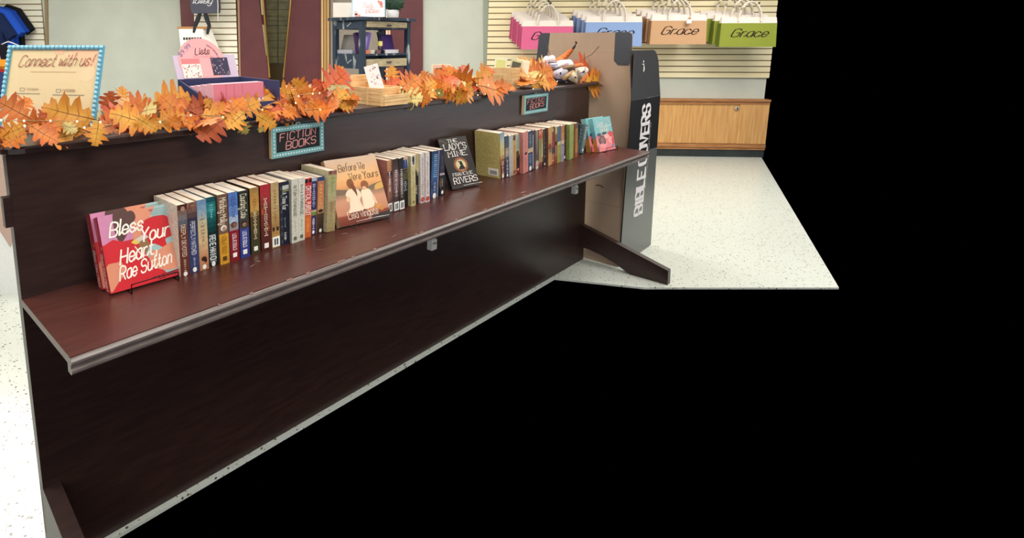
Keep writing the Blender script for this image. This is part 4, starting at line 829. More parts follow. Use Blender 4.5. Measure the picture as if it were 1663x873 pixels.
# -- red novel, two copies
YB, LB = R(2.2), R(19.45)
def red_novel(label, s, n, z):
    w, h, th = .209, .212, .040
    t = leaning('paperback_book', label, 'book', s, n, z, YB, LB, 'copies of the red cover-out novel')
    cover_book(t, w, h, th, (206, 48, 56), [(186, 40, 50)] * 3)
    a = Art(w, h)
    a.poly([(.0, .62), (.0, 1), (.5, 1), (.5, .62)], (206, 134, 170))
    a.poly([(.46, .55), (.46, 1), (1, 1), (1, 0), (.7, 0)], (164, 192, 190))
    a.poly([(.40, .62), (.44, 1), (.76, 1), (.66, .85), (.58, .8), (.56, .6)], (222, 146, 116))
    a.poly([(.18, .80), (.19, .98), (.24, 1), (.44, 1), (.48, .9), (.42, .82), (.36, .74), (.26, .62), (.2, .66)], (92, 62, 58), True)
    a.poly([(.66, .96), (.74, .97), (.7, .93)], (196, 88, 76))
    a.poly([(.52, .72), (.6, .84), (.85, .86), (.96, .74), (1, .64), (.92, .55), (.82, .52), (.84, .38), (.66, .5), (.56, .5)], (206, 42, 50), True)
    a.poly([(.02, .0), (.02, .62), (.14, .67), (.3, .60), (.44, .50), (.52, .42), (.56, .28), (.74, .1), (.78, 0)], (208, 44, 52))
    a.poly([(.0, .02), (.0, .34), (.12, .37), (.2, .35), (.22, .22), (.1, .1)], (220, 142, 112), True)
    a.poly([(.60, .42), (.70, .40), (.86, .46), (.96, .44), (.99, .22), (.94, .12), (.8, .1), (.62, .18), (.56, .3)], (222, 146, 116), True)
    a.poly([(.44, .46), (.48, .58), (.56, .62), (.60, .50), (.54, .40)], (150, 110, 74)); a.poly([(.40, .60), (.56, .66), (.60, .60), (.44, .56)], (214, 200, 190)); a.poly([(.36, .58), (.42, .54), (.47, .55), (.42, .62)], (232, 196, 92))
    a.line([(.40, .52), (.46, .40), (.52, .37)], .008, (240, 214, 196))
    for i in range(5): a.line([(.66 + .01 * i, .965 - .025 * i), (.9, .955 - .025 * i)], .0025, (120, 146, 148))
    a.poly([(.55, .0), (.55, .055), (1, .085), (1, .0)], (200, 44, 52)); a.line([(.55, .058), (1, .088)], .004, (60, 40, 44))
    a.done(t)
    cw = (250, 240, 226)
    words(t, [('Bless', .022, .150, .090, .036, cw, .95, 'script', .35, .3, .03), ('Your', .100, .118, .082, .036, cw, .95, 'script', .35, .3, .03),
              ('Heart,', .036, .070, .104, .038, cw, .95, 'script', .35, .3, .08), ('Rae Sutton', .028, .028, .148, .034, cw, .95, 'script', .35, .3, .09), ('LEWIS', .135, .004, .05, .010, (44, 34, 40), 1, 'sans', 0, 0, .06)])
    mb = MB()
    lettering(mb, 'Bless Your Heart', lambda x, y: (-.0004, th * .28 + (1 - 0) * 0 + (th * .45 - y), h * .52 - x), (236, 214, 200), h * .48, th * .45, .8, 'script', .3)
    for i in range(9): mb.poly([(-.0004, th * (.35 + .08 * (i % 3)), h * (.93 - .022 * i)), (-.0004, th * (.6 + .05 * (i % 2)), h * (.93 - .022 * i)), (-.0004, th * (.6 + .05 * (i % 2)), h * (.918 - .022 * i)), (-.0004, th * (.35 + .08 * (i % 3)), h * (.918 - .022 * i))], (206, 110, 104))
    mb.poly([(-.0005, .006, h * .62), (-.0005, .014, h * .60), (-.0005, .016, h * .56), (-.0005, .008, h * .58)], (236, 190, 90)); mb.build('spine_print', 'gloss', t)
    return t
red_novel('red cover-out paperback Bless Your Heart, Rae Sutton, front copy at the left of the ledge', -3.1955, .124, LZ + .006)
red_novel('rear copy of Bless Your Heart, Rae Sutton, only its red spine and top edge showing', -3.2005, .081, LZ + .006)
easel('black wire stand under the red cover-out novel', -3.19, .130, .2, .006, YB)
# -- lakeside novel
YL, LL = R(9.73), R(26.5)
t = leaning('paperback_book', 'sunset cover-out paperback Before We Were Yours leaning back on a stand', 'book', -2.388, .148, LZ + .009, YL, LL)
w, h, th = .2345, .256, .026
cover_book(t, w, h, th, (214, 170, 128), [(226, 186, 142)] * 2, (200, 170, 140))
a = Art(w, h)
a.bands([(0, (110, 52, 40)), (.13, (150, 76, 56)), (.16, (192, 132, 102)), (.36, (204, 148, 118)), (.46, (150, 118, 96)), (.56, (226, 160, 104)), (.7, (236, 182, 124)), (.84, (222, 178, 138)), (1, (206, 178, 156))])
a.poly([(0, .46), (0, .55), (.2, .53), (.42, .5), (.62, .5), (.8, .54), (1, .56), (1, .47), (.6, .46)], (126, 104, 84), True)
a.poly([(.82, .45), (1, .47), (1, .55), (.86, .53)], (214, 166, 92), True)
for i in range(4): a.line([(0, .02 + .034 * i), (1, .03 + .034 * i)], .003, (86, 42, 34))
a.poly([(.58, 0), (.66, .075), (1, .11), (1, 0)], (62, 54, 52))
# two seated children seen from behind, plain shapes
a.poly([(.22, .06), (.25, .18), (.56, .19), (.58, .06)], (122, 58, 44)); a.poly([(.215, .18), (.26, .24), (.28, .34), (.25, .42), (.24, .45), (.30, .51), (.40, .52), (.50, .49), (.53, .40), (.48, .34), (.50, .25), (.52, .19), (.36, .175)], (236, 214, 186), True)
a.poly([(.25, .42), (.22, .35), (.3, .33), (.31, .4)], (232, 190, 150)); a.ell(.375, .60, .068, .075, (136, 86, 54)); a.poly([(.38, .60), (.445, .56), (.46, .47), (.45, .40), (.42, .46), (.38, .53)], (120, 72, 46), True)
a.poly([(.52, .20), (.53, .36), (.54, .46), (.60, .49), (.70, .48), (.74, .42), (.76, .34), (.73, .22), (.62, .19)], (238, 216, 188), True); a.ell(.64, .555, .075, .062, (146, 92, 58)); a.ell(.62, .50, .04, .03, (226, 176, 136))
a.poly([(.74, .42), (.78, .33), (.80, .24), (.77, .23), (.73, .32)], (232, 190, 150)); a.ell(.80, .20, .07, .045, (206, 146, 86)); a.ell(.85, .16, .05, .035, (196, 134, 78))
a.done(t)
words(t, [('Before We', .052, .204, .118, .026, (52, 40, 40), .62, 'serif', .12, .45, 0), ('Were Yours', .090, .166, .132, .026, (52, 40, 40), .62, 'serif', .12, .45, 0), ('Lisa Wingate', .044, .022, .135, .026, (240, 226, 208), .62, 'serif', .0, .45, .0)])
MB().tube([(.07, -.003, .024), (.14, -.003, .052), (.205, -.003, .040)], .0016, (236, 230, 220), 5).build('light_streak', 'paper', t) if False else None
easel('thin clear wire stand under the lakeside novel', -2.38, .152, .23, .009, YL, (196, 190, 184))
# -- dark hardcover
YD, LD = R(10.66), R(27)
t = leaning('hardcover_book', "dark cover-out hardcover The Lady's Mine by Francine Rivers leaning on a stand", 'book', -1.660, .105, LZ + .009, YD, LD)
w, h, th = .177, .246, .02
cover_book(t, w, h, th, (46, 40, 40), [(36, 32, 32)] * 2, (40, 36, 36))
a = Art(w, h); a.bands([(0, (52, 46, 46)), (.1, (50, 44, 44)), (1, (44, 40, 38))])
a.ell(.53, .44, .25, .155, (128, 78, 54), 20); a.ell(.53, .44, .205, .125, (166, 112, 78), 20); a.ell(.53, .44, .165, .10, (206, 196, 150), 20)
a.poly([(.44, .35), (.46, .40), (.51, .43), (.49, .47), (.53, .50), (.59, .49), (.60, .44), (.62, .40), (.64, .355)], (34, 32, 34), True); a.ell(.555, .49, .035, .025, (34, 32, 34)); a.ell(.49, .505, .03, .016, (40, 60, 44))
a.poly([(0, 0), (0, .055), (1, .055), (1, 0)], (64, 58, 58)); a.line([(.0, .97), (.25, .9), (.02, .84)], .004, (120, 92, 60)); a.line([(.0, .93), (.12, .97), (.2, .93)], .004, (120, 92, 60))
a.done(t); cw = (240, 232, 226)
words(t, [('THE', .052, .222, .06, .015, cw, .8, 'serif', 0, .4, 0), ("LADY'S", .022, .186, .138, .028, cw, .8, 'serif', 0, .4, 0), ('MINE', .034, .152, .114, .026, cw, .8, 'serif', 0, .4, 0), ('FRANCINE', .026, .058, .124, .014, cw, .8, 'serif', 0, .4, 0), ('RIVERS', .022, .022, .146, .027, cw, .85, 'serif', 0, .4, 0)])
easel('thin clear wire stand under the dark hardcover', -1.655, .112, .18, .009, YD, (206, 200, 196))
# -- teal novel, two copies
YG, LG = R(6), R(15)
def teal(label, s, n):
    w, h, th = .205, .212, .03
    t = leaning('paperback_book', label, 'book', s, n, LZ + .004, YG, LG, 'copies of the teal cover-out novel')
    cover_book(t, w, h, th, (110, 168, 172), [(112, 166, 168), (104, 158, 162), (92, 140, 150), (186, 128, 56), (178, 114, 48)])
    a = Art(w, h); a.bands([(0, (226, 110, 116)), (.3, (222, 120, 124)), (.46, (206, 96, 104)), (.48, (116, 176, 180)), (.8, (120, 180, 184)), (1, (128, 186, 190))])
    for x, y, rx, ry, c in ((.2, .5, .12, .05, (58, 44, 60)), (.5, .52, .14, .04, (64, 46, 56)), (.85, .46, .16, .1, (206, 54, 60)), (.8, .3, .14, .1, (236, 150, 146)), (.95, .25, .1, .12, (200, 48, 56)), (.35, .2, .2, .12, (232, 140, 140)), (.6, .42, .16, .07, (238, 164, 156))): a.ell(x, y, rx, ry, c)
    a.poly([(.16, .22), (.12, .36), (.28, .46), (.44, .44), (.52, .30), (.46, .2), (.3, .24)], (84, 50, 48), True); a.ell(.34, .33, .11, .1, (140, 84, 72)); a.poly([(0, .0), (0, .12), (.08, .2), (.06, 0)], (96, 30, 44)); a.poly([(.78, .06), (.98, .12), (.98, .18), (.78, .12)], (90, 110, 150))
    a.done(t); cw = (238, 238, 230)
    words(t, [('Some', .025, .155, .075, .034, (222, 226, 226), .8, 'script', .3, .3, .05), ('THING', .092, .172, .09, .026, (190, 206, 206), .7, 'serif', .0, .3, .04), ('GOOD', .062, .122, .095, .03, (244, 232, 206), .8, 'serif', .0, .3, .03)])
    mb = MB()
    for i in range(9): mb.box(.118 + i * .0085, .127 + i * .0085, -.0016, -.0014, .158 + .007 * math.sin(i * .8), .1612 + .007 * math.sin(i * .8), (240, 240, 236))
    mb.build('swash', 'gloss', t)
    return t
teal('teal and pink cover-out paperback, front copy at the right end of the ledge', -.285, .180)
teal('rear copy of the teal and pink paperback, its spine showing left of the front copy', -.318, .149)
easel('black wire stand under the teal cover-out novel', -.28, .185, .2, .004, YG)

# ================================================================== CONNECT-WITH-US SIGN
YS, LS = R(53.1), R(18)
t = leaning('framed_sign', 'cream sign reading Connect with us! in a turquoise beaded frame', 'sign', -3.3256, -.3565, CZ1 + .006, YS, LS)
w, h = .3218, .2636; fr = .013
MB().box(fr * .5, w - fr * .5, .0, .0035, fr * .5, h - fr * .5, (222, 198, 154)).build('sign_panel', 'paper', t)
mb = MB(); c = (96, 168, 196)
mb.box(0, w, -.004, .004, h - fr, h, c).box(0, w, -.004, .004, 0, fr, c).box(0, fr, -.004, .004, fr, h - fr, c).box(w - fr, w, -.004, .004, fr, h - fr, c); mb.build('frame', 'plastic', t)
mb = MB(); nb = 22; nv = 19
for i in range(nb):
    for z in (fr * .5, h - fr * .5): mb.ball((fr * .5 + (w - fr) * i / (nb - 1), -.006, z), .0056, (150, 208, 228), 7, 5, 0, (1.15, .9, 1.05))
for i in range(1, nv - 1):
    for x in (fr * .5, w - fr * .5): mb.ball((x, -.006, fr * .5 + (h - fr) * i / (nv - 1)), .0056, (150, 208, 228), 7, 5, 0, (1.05, .9, 1.15))
mb.build('bead_border', 'plastic', t)
a = Art(w, h)
for pts, cc in (([(.58, .90), (.94, .95), (.94, .86), (.7, .84)], (238, 196, 158)), ([(.66, .94), (.95, .95), (.95, .78), (.86, .72), (.8, .82)], (234, 188, 150)), ([(.78, .68), (.9, .76), (.94, .66), (.88, .58), (.8, .6)], (238, 200, 160)), ([(.48, .94), (.6, .95), (.58, .90), (.5, .9)], (236, 184, 150))): a.poly(pts, cc, True)
for (x0, x1, y, c2) in ((.27, .74, .685, (206, 172, 132)), (.15, .40, .425, (150, 140, 124)), (.53, .86, .415, (150, 140, 124))):
    n_ = int((x1 - x0) * 80)
    for i in range(n_): a.mb.poly([((x0 + (x1 - x0) * (i + .1) / n_) * w, -a.d, (y - .006) * h), ((x0 + (x1 - x0) * (i + .75) / n_) * w, -a.d, (y - .006) * h), ((x0 + (x1 - x0) * (i + .75) / n_) * w, -a.d, (y + .008) * h), ((x0 + (x1 - x0) * (i + .1) / n_) * w, -a.d, (y + .008) * h)], c2)
for x, y in ((.205, .475), (.585, .465)): a.line([(x - .022, y - .018), (x + .022, y - .018), (x + .022, y + .018), (x - .022, y + .018), (x - .022, y - .018)], .003, (150, 140, 120))
a.mb.build('sign_art', 'paper', t)['kind'] = 'stuff'
mb = MB(); lettering(mb, 'Connect with us!', lambda x, y: (w * .13 + x, -.0022, h * .745 + y + x * .02), (148, 74, 62), w * .76, h * .13, .5, 'script', .55, .3)
lettering(mb, 'INSTAGRAM', lambda x, y: (w * .25 + x, -.0022, h * .468 + y), (176, 150, 122), w * .13, h * .024, .9); lettering(mb, 'FACEBOOK', lambda x, y: (w * .63 + x, -.0022, h * .458 + y), (150, 120, 96), w * .13, h * .024, .9)
mb.build('sign_lettering', 'paper', t)

# ================================================================== LIST-PAD DISPLAY BOX
nb = -.30
bl, br = pn(288.5, 129, nb), pn(391, 125, nb)
fr_ = ps(460, 131, br.x); fl_ = ps(352, 165, bl.x)
bw = br.x - bl.x; bd = min(max(fr_.y - nb, .1), .26); zb_ = bl.z - CZ1
t = thing('display_box', 'navy counter display box of pink list pads with a lavender header and pink arch', 'display box', PW(bl.x, nb, CZ1), PEW_RZ)
nav = (50, 56, 92)
zf = max(fl_.z - CZ1 - .014, .03)
side = [(0, 0), (-bd, 0), (-bd, zf), (0, zb_)]
MB().prism(side, 0, .006, nav).build('side_panel', 'paper', t)
sr = [(0, 0), (-bd, 0), (-bd, zb_ - .004), (0, zb_)]
MB().prism(sr, bw - .006, bw, (56, 62, 100)).build('side_panel', 'paper', t)
MB().box(0, bw, -bd, -bd + .005, 0, zf, nav).build('front_panel', 'paper', t)
MB().box(0, bw, -.005, 0, 0, zb_, nav).box(0, bw, -bd, 0, 0, .004, nav).build('tray', 'paper', t)
mb = MB()
for i in range(26):
    mb.ball((bw + .0004, -rnd.uniform(.01, bd - .01), rnd.uniform(.02, zb_ - .02)), rnd.choice((.003, .0045, .006)), rnd.choice([(232, 214, 220), (220, 150, 160), (240, 226, 200)]), 6, 4, 0, (.15, 1, 1))
for i in range(30): mb.ball((rnd.uniform(.01, bw - .01), -bd - .0004, rnd.uniform(.01, zf - .005)), rnd.choice((.003, .0045)), rnd.choice([(232, 214, 220), (220, 150, 160)]), 6, 4, 0, (1, .15, 1))
mb.build('dot_print', 'paper', t)
# header card leaning back
tl = pn(275, 90, nb - .05); hh = tl.z - bl.z
Mh = Matrix.Translation((0, 0, zb_)) @ Matrix.Rotation(R(-20), 4, 'X')
def hx(mb): return mb.xform(Mh)
hl = hh / math.cos(R(20))
hx(MB().box(0.0, bw * .97, 0, .004, -.0, hl, (206, 190, 212))).build('header_card', 'paper', t)
mb = MB(); cx_, cz_, r_ = bw * .43, hl * .74, bw * .36
arc = [(cx_ + r_ * math.cos(R(x)), cz_ + r_ * .95 * math.sin(R(x))) for x in range(-52, 233, 12)]
kk = len(arc); mb.add([(x, -.0012, z) for x, z in arc] + [(x, .0, z) for x, z in arc], [list(range(kk)), list(range(kk, 2 * kk))[::-1]] + [(i, (i + 1) % kk, kk + (i + 1) % kk, kk + i) for i in range(kk)], (238, 172, 172)); hx(mb).build('arch_header', 'paper', t)
mb = MB()
def card(x0, x1, z0, z1, col, top=None):
    mb.box(x0, x1, -.0035, -.0012, z0, z1, col)
    if top: mb.poly([(x0, -.0037, z1 - (z1 - z0) * .28), (x1, -.0037, z1 - (z1 - z0) * .28), (x1, -.0037, z1), (x0, -.0037, z1)], top)
card(bw * .10, bw * .38, hl * .02, hl * .84, (246, 232, 222), (216, 132, 134)); card(bw * .56, bw * .83, hl * .10, hl * .86, (58, 54, 78))
for i in range(46):
    x, z = bw * rnd.uniform(.12, .36), hl * rnd.uniform(.04, .58); r_ = rnd.uniform(.0015, .0035); mb.poly([(x - r_, -.0039, z - r_), (x + r_, -.0039, z - r_ * .5), (x + r_ * .6, -.0039, z + r_), (x - r_ * .5, -.0039, z + r_ * .6)], rnd.choice([(216, 90, 96), (176, 120, 120), (226, 160, 150), (128, 110, 120), (236, 190, 170)]))
for i in range(36):
    x, z = bw * rnd.uniform(.57, .82), hl * rnd.uniform(.12, .84); r_ = rnd.uniform(.0008, .002); mb.poly([(x - r_, -.0039, z - r_), (x + r_, -.0039, z - r_), (x + r_, -.0039, z + r_), (x - r_, -.0039, z + r_)], rnd.choice([(206, 190, 200), (170, 150, 170), (226, 170, 170)]))
hx(mb).build('sample_card', 'paper', t)
mb = MB(); dk = (92, 40, 48)
lettering(mb, 'Lists', lambda x, y: (bw * .34 + x, -.0016, hl * 1.02 + y), dk, bw * .22, hl * .27, .95, 'script', .35, .35)
lettering(mb, 'TO LIVE BY', lambda x, y: (bw * .29 + x, -.0016, hl * .88 + y), (206, 132, 138), bw * .34, hl * .075, .9)
ca, sa = math.cos(R(38)), math.sin(R(38))
lettering(mb, '$9.99', lambda x, y: (bw * .115 + x * ca - y * sa * .9, -.0016, hl * .93 + (x * sa + y * ca) * 1.0), (120, 116, 156), bw * .24, hl * .17, .95)
for i in range(16):
    g = R(62 - i * 5); x, z = bw * .43 + bw * .27 * math.cos(g), hl * .72 + bw * .27 * math.sin(g); r_ = rnd.uniform(.003, .006)
    mb.poly([(x - r_, -.0016, z), (x, -.0016, z - r_), (x + r_, -.0016, z + r_ * .4), (x, -.0016, z + r_)], rnd.choice([(196, 92, 96), (110, 120, 146), (226, 132, 130), (150, 130, 130)]))
hx(mb).build('header_lettering', 'paper', t)
# pads standing in the tray
npad = 5; px0 = .02; pwid = (bw - .05) / npad
for i in range(4):
    q = thing('list_pad', ['pink list pad at the left of the navy display box', 'second pink list pad in the navy display box', 'third pink list pad in the navy display box', 'floral list pad at the right of the navy display box'][i], 'notepad', PW(bl.x + .014, nb + .050 + i * .0445, CZ1 + .004), PEW_RZ, 'list pads in the navy display box')
    ph = zb_ - .026 + .005 * i
    mb = MB().box(0, bw - .062, -.042, .0, 0, ph, (226, 172, 186)); mb.build('pad_block', 'paper', q)
    mb = MB().box(0.0, bw - .062, -.044, -.042, 0, ph, (240, 214, 210)).poly([(0, -.0445, ph * .55), (bw - .062, -.0445, ph * .55), (bw - .062, -.0445, ph), (0, -.0445, ph)], (226, 128, 142))
    for xx in (.18, .3, .42): mb.box(bw * xx, bw * xx + .0015, -.0448, -.0446, ph * .1, ph, (190, 92, 112))
    for k2 in range(40):
        x, z = rnd.uniform(.005, bw - .04), rnd.uniform(.01, ph * .55); r_ = rnd.uniform(.002, .005); mb.poly([(x - r_, -.045, z), (x, -.045, z - r_), (x + r_, -.045, z), (x, -.045, z + r_)], rnd.choice([(206, 96, 110), (226, 160, 160), (160, 130, 150), (120, 120, 150)]))
    mb.build('pad_cover', 'paper', q)

# ================================================================== CRATES, CARDS AND LITTLE FRAME ON THE CAP
t = thing('wooden_crate', 'stepped pine card crate of thin stacked slats near the middle of the cap', 'crate', PW(-2.013, -.003, CZ1), PEW_RZ)
L, Wd = .206, .147
zt_ = ps(600, 142, -2.013).z - CZ1; zlo = ps(632, 153, -1.94).z - CZ1
k = 5
for i in range(k):
    z0 = zt_ * i / k; MB().box(0, .008, 0.0, L, z0 + .0006, z0 + zt_ / k - .0006).build('slat', 'crate_pine', t)
    MB().box(Wd - .008, Wd, 0.03, L, z0 + .0006, z0 + zt_ / k - .0006).build('slat', 'crate_pine', t)
k = 3
for i in range(k):
    z0 = zlo * i / k; MB().box(.008, Wd + .006, -.004, .005, z0 + .0006, z0 + zlo / k - .0006).build('slat', 'crate_pine', t)
MB().box(.006, Wd - .006, .05, .058, 0, zt_ - .004).build('divider', 'crate_pine', t)
zbk = ps(570, 122, -2.013).z - CZ1
MB().box(0, Wd, L - .008, L, 0, zbk).build('back_board', 'crate_pine', t)
MB().box(.004, Wd - .004, 0, L, 0, .006).build('base', 'crate_pine', t)
MB().box(-.003, .0, L * .42, L * .48, 0, zt_).build('batten', 'crate_pine', t)
MB().box(-.003, .0, .0, .012, 0, zt_).build('batten', 'crate_pine', t)
c0 = thing('bookmark_card', 'white floral bookmark card leaning in the stepped pine crate', 'card', PW(-1.985, -.085, CZ1 + .008), PEW_RZ - R(45))
c0.rotation_euler = (R(-18), R(-16), PEW_RZ - R(45))
bh = .165
mb = MB().box(0, .062, 0, .003, 0, bh, (244, 232, 228)); mb.build('card_stock', 'paper', c0)
mb = MB()
for i in range(30):
    x, z = rnd.uniform(.016, .058), rnd.uniform(.03, bh - .006); r_ = rnd.uniform(.002, .005); mb.poly([(x - r_, -.0006, z), (x, -.0006, z - r_), (x + r_, -.0006, z + r_ * .3), (x, -.0006, z + r_)], rnd.choice([(196, 140, 140), (222, 176, 176), (150, 110, 120), (214, 190, 196)]))
mb.build('floral_print', 'paper', c0)
YC = R(45)
def crate_at(px0, px1, pyt, pyb, label):
    a, b2 = pz(px0, pyb, CZ1), pz(px1, pyb, CZ1); d = Vector((b2.x - a.x, b2.y - a.y)); W_ = d.length; yaw = math.atan2(d.y, d.x)
    dist = (PW(a.x, a.y, 0)).y; hgt = (pyb - pyt) / 932 * dist
    return thing('wooden_crate', label, 'crate', PW(a.x, a.y, CZ1), PEW_RZ - yaw), W_, hgt, a, yaw
t, W_, hgt, ca_, cyaw = crate_at(799, 844, 109.5, 143, 'taller pale wooden card crate of laid planks toward the right of the cap')
rows_ = 6
for i in range(rows_):
    z0 = hgt * i / rows_; z1 = z0 + hgt / rows_ - .0008
    cuts = [0, W_ * (.36 if i % 2 else .68), W_]
    for x0, x1 in zip(cuts[:-1], cuts[1:]): MB().box(x0 + .0006, x1 - .0006, 0, .007 - .0006 * (i % 3), z0, z1).build('plank', 'crate_pine', t)
MB().box(0, W_, .09, .097, 0, hgt * .96).build('back_board', 'crate_pine', t)
for x in (0, W_ - .006): MB().box(x, x + .006, .008, .09, 0, hgt * .98).build('side_board', 'crate_pine', t)
MB().box(0, W_, .007, .09, 0, .005).build('base', 'crate_pine', t)
def scrap_card(label, dx, dy, w, h, base, patch, lean=-12, roll=6):
    q = Vector((ca_.x, ca_.y)); e = Vector((math.cos(cyaw), math.sin(cyaw))); f_ = Vector((math.sin(cyaw), -math.cos(cyaw)))
    p_ = q + e * dx + f_ * dy
    o = thing('verse_card', label, 'card', PW(p_.x, p_.y, CZ1 + .007), PEW_RZ - cyaw); o.rotation_euler = (R(lean), R(roll), PEW_RZ - cyaw)
    MB().box(0, w, 0, .002, 0, h, base).build('card_stock', 'paper', o); MB().box(w * .12, w * .88, -.0012, 0, h * .62, h * .92, patch).build('card_print', 'paper', o)
    return o
scrap_card('yellow-green verse card at the left in the plank crate', .01, .03, .072, hgt + .058, (224, 222, 188), (206, 204, 132))
scrap_card('olive verse card with a dark label in the plank crate', .09, .05, .07, hgt + .052, (206, 196, 150), (84, 80, 66), -12, 14)
scrap_card('pale cream verse card at the right of the plank crate', .135, .065, .08, hgt + .048, (238, 228, 196), (232, 222, 196), -10, 10)
a = pn(703, 105, -.22); b2 = pn(732, 105, -.18)
d = Vector((b2.x - a.x, b2.y - a.y)); W_ = d.length; yaw = math.atan2(d.y, d.x); H_ = a.z - CZ1
t = thing('picture_frame', 'small pale wooden frame seen from its brown back behind the leaves', 'picture frame', PW(a.x, a.y, CZ1), PEW_RZ - yaw)
mb = MB(); f2 = W_ * .17
mb.box(0, W_, 0, .014, H_ - f2, H_, (240, 208, 180)).box(0, W_, 0, .014, 0, f2, (240, 208, 180)).box(0, f2, 0, .014, f2, H_ - f2, (240, 208, 180)).box(W_ - f2, W_, 0, .014, f2, H_ - f2, (240, 208, 180)); mb.build('frame', 'matte', t)
MB().box(f2 * .9, W_ - f2 * .9, .006, .012, f2 * .9, H_ - f2 * .9, (150, 122, 100)).build('back_board', 'matte', t)

# ================================================================== CARDBOARD FLOOR DISPLAY
cs = .175
dq = thing('floor_display', 'tall brown cardboard floor display with a glossy black side panel lettered BIBLE COVERS', 'floor display', PW(.02, 0, 0), PEW_RZ)
n0, n1, zt_ = -.436, .222, 1.557
SH = .115                                                          # the cardboard back leans away from the pew
tl, tr = ps(876, 54, .2), ps(1028, 52, .2)
n0, n1, zt_ = tl.y, .222, tr.z
nr = lambda z: .235 + (tr.y - .235) * z / zt_                       # right edge drifts inward going up
def board(pts, x0, x1, col, mat, name):
    kk = len(pts); mb = MB()
    mb.add([(x0 + SH * z, -n, z) for n, z in pts] + [(x1 + SH * z, -n, z) for n, z in pts], [list(range(kk)), list(range(kk, 2 * kk))[::-1]] + [(i, (i + 1) % kk, kk + (i + 1) % kk, kk + i) for i in range(kk)], col)
    return mb.build(name, mat, dq)
cr = .03
arcq = lambda cn, cz, a0: [(cn + cr * math.cos(R(a0 + q)), cz + cr * math.sin(R(a0 + q))) for q in (0, 30, 60, 90)]
board([(n0, 0), (nr(0), 0)] + arcq(nr(zt_) - cr, zt_ - cr, 0) + arcq(n0 + cr, zt_ - cr, 90), 0, .008, (0, 0, 0), 'cardboard', 'back_panel')
zr, zl = ps(1010, 106, .19).z, ps(880, 104, .19).z
wr_, wl2 = .115, .085
board([(nr(zr) - wr_ + cr, zr), (nr(zr) - cr * .6, zr), (nr(zr), zr + cr)] + arcq(nr(zt_) - cr, zt_ - cr, 0) + [(nr(zt_) - wr_, zt_), (nr(zr) - wr_, zr + cr)], -.002, -.0002, (52, 54, 62), 'gloss', 'black_wrap')
board([(n0, zl), (n0 + wl2, zl), (n0 + wl2, zt_)] + arcq(n0 + cr, zt_ - cr, 90), -.002, -.0002, (52, 54, 62), 'gloss', 'black_wrap')
for py, c in ((82, (184, 160, 136)), (330, (130, 108, 90))):
    zq = ps(975, py, .02 + SH * 1.4 if py < 100 else .07).z
    board([(n0 + (wl2 if py < 100 else .002), zq), (nr(zq) - (wr_ if py < 100 else .002), zq), (nr(zq) - (wr_ if py < 100 else .002), zq + .002), (n0 + (wl2 if py < 100 else .002), zq + .002)], -.0012, .001, c, 'matte', 'fold_line')
q1 = ps(973, 305, .08); mb = MB(); mb.tube([(SH * (q1.z + .02 * math.sin(g)) - .001, -q1.y - .03 * math.cos(g), q1.z + .02 * math.sin(g)) for g in [R(20 + 14 * i) for i in range(10)]], .003, (60, 44, 30), 5); mb.build('finger_slot', 'matte', dq)
MB().box(.20, .40, -n1 - .0, -n1 + .006, .0, pn(1045, 160, n1).z - .03, (0, 0, 0)).build('inner_wall', 'cardboard', dq)
MB().box(.20, .44, -n0 - .006, -n0, .0, 1.1, (0, 0, 0)).build('inner_wall', 'cardboard', dq)
for z in (.12, .45, .78): MB().box(.03 + SH * z, .43, -n1 + .008, -n0 - .008, z, z + .012).build('shelf', 'cardboard', dq)
# glossy side panel
nS = n1 + .012
p0, p1 = pn(1025, 83, nS), pn(1072.5, 130, nS)
xr = pn(1055, 409, nS).x - .02; x1 = max(p1.x - .02, .3); xl = .012
zt2 = pn(1035, 82, nS).z; zb2 = .01
zcr = pn(1045, 160, nS).z; xcr = xr + (x1 - xr) * zcr / zt2
MB().prism([(xl, zb2), (xr, zb2), (xcr, zcr), (xl, zcr)], -nS - .003, -nS + .003, (30, 30, 32), 0, 'y').build('side_panel', 'gloss', dq)
up = [(xl, zcr), (xcr, zcr), (x1, zt2 - .13)] + [(x1 - .10 + .10 * math.cos(R(a_)), zt2 - .115 + .115 * math.sin(R(a_))) for a_ in (0, 15, 30, 45, 60, 75, 90)] + [(xl, zt2)]
def lean_y(z): return -nS - .003 + max(0, (z - zcr)) * .10 
mb = MB(); kk = len(up); mb.add([(x, lean_y(z), z) for x, z in up] + [(x, lean_y(z) + .006, z) for x, z in up], [list(range(kk)), list(range(kk, 2 * kk))[::-1]] + [(i, (i + 1) % kk, kk + (i + 1) % kk, kk + i) for i in range(kk)], (60, 60, 62)); mb.build('top_flap', 'gloss', dq)  # ceiling reflection on the black panel put into the flap's lighter grey
MB().tube([(xl, -nS - .001, zcr), (xcr, -nS - .001, zcr)], .0028, (70, 70, 72), 8).build('crease_gloss_band', 'gloss', dq)  # bright gloss band at the bend painted as a lighter grey rod
mb = MB(); zs_ = [0, .3, .6, .9, 1.2, zt2 - .02]
g_ = [(SH * z + .003, -nr(z) + .001, z) for z in zs_] + [(.016, -nS + .0035, z) for z in zs_]
mb.add(g_, [(i, i + 1, 7 + i, 6 + i) for i in range(5)], (0, 0, 0)); mb.add([(x + .004, y + .003, z) for x, y, z in g_], [(i, 6 + i, 7 + i, i + 1) for i in range(5)], (0, 0, 0)); mb.build('corner_flap', 'cardboard', dq)
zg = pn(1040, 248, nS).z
mb = MB()
lt = pn(1052, 172, nS); lb_ = pn(1034, 346, nS)
xa, xb = pn(1031, 300, nS).x - .02, pn(1047, 300, nS).x - .02
xa2, xb2 = pn(1036, 205, nS).x - .02, pn(1052, 205, nS).x - .02
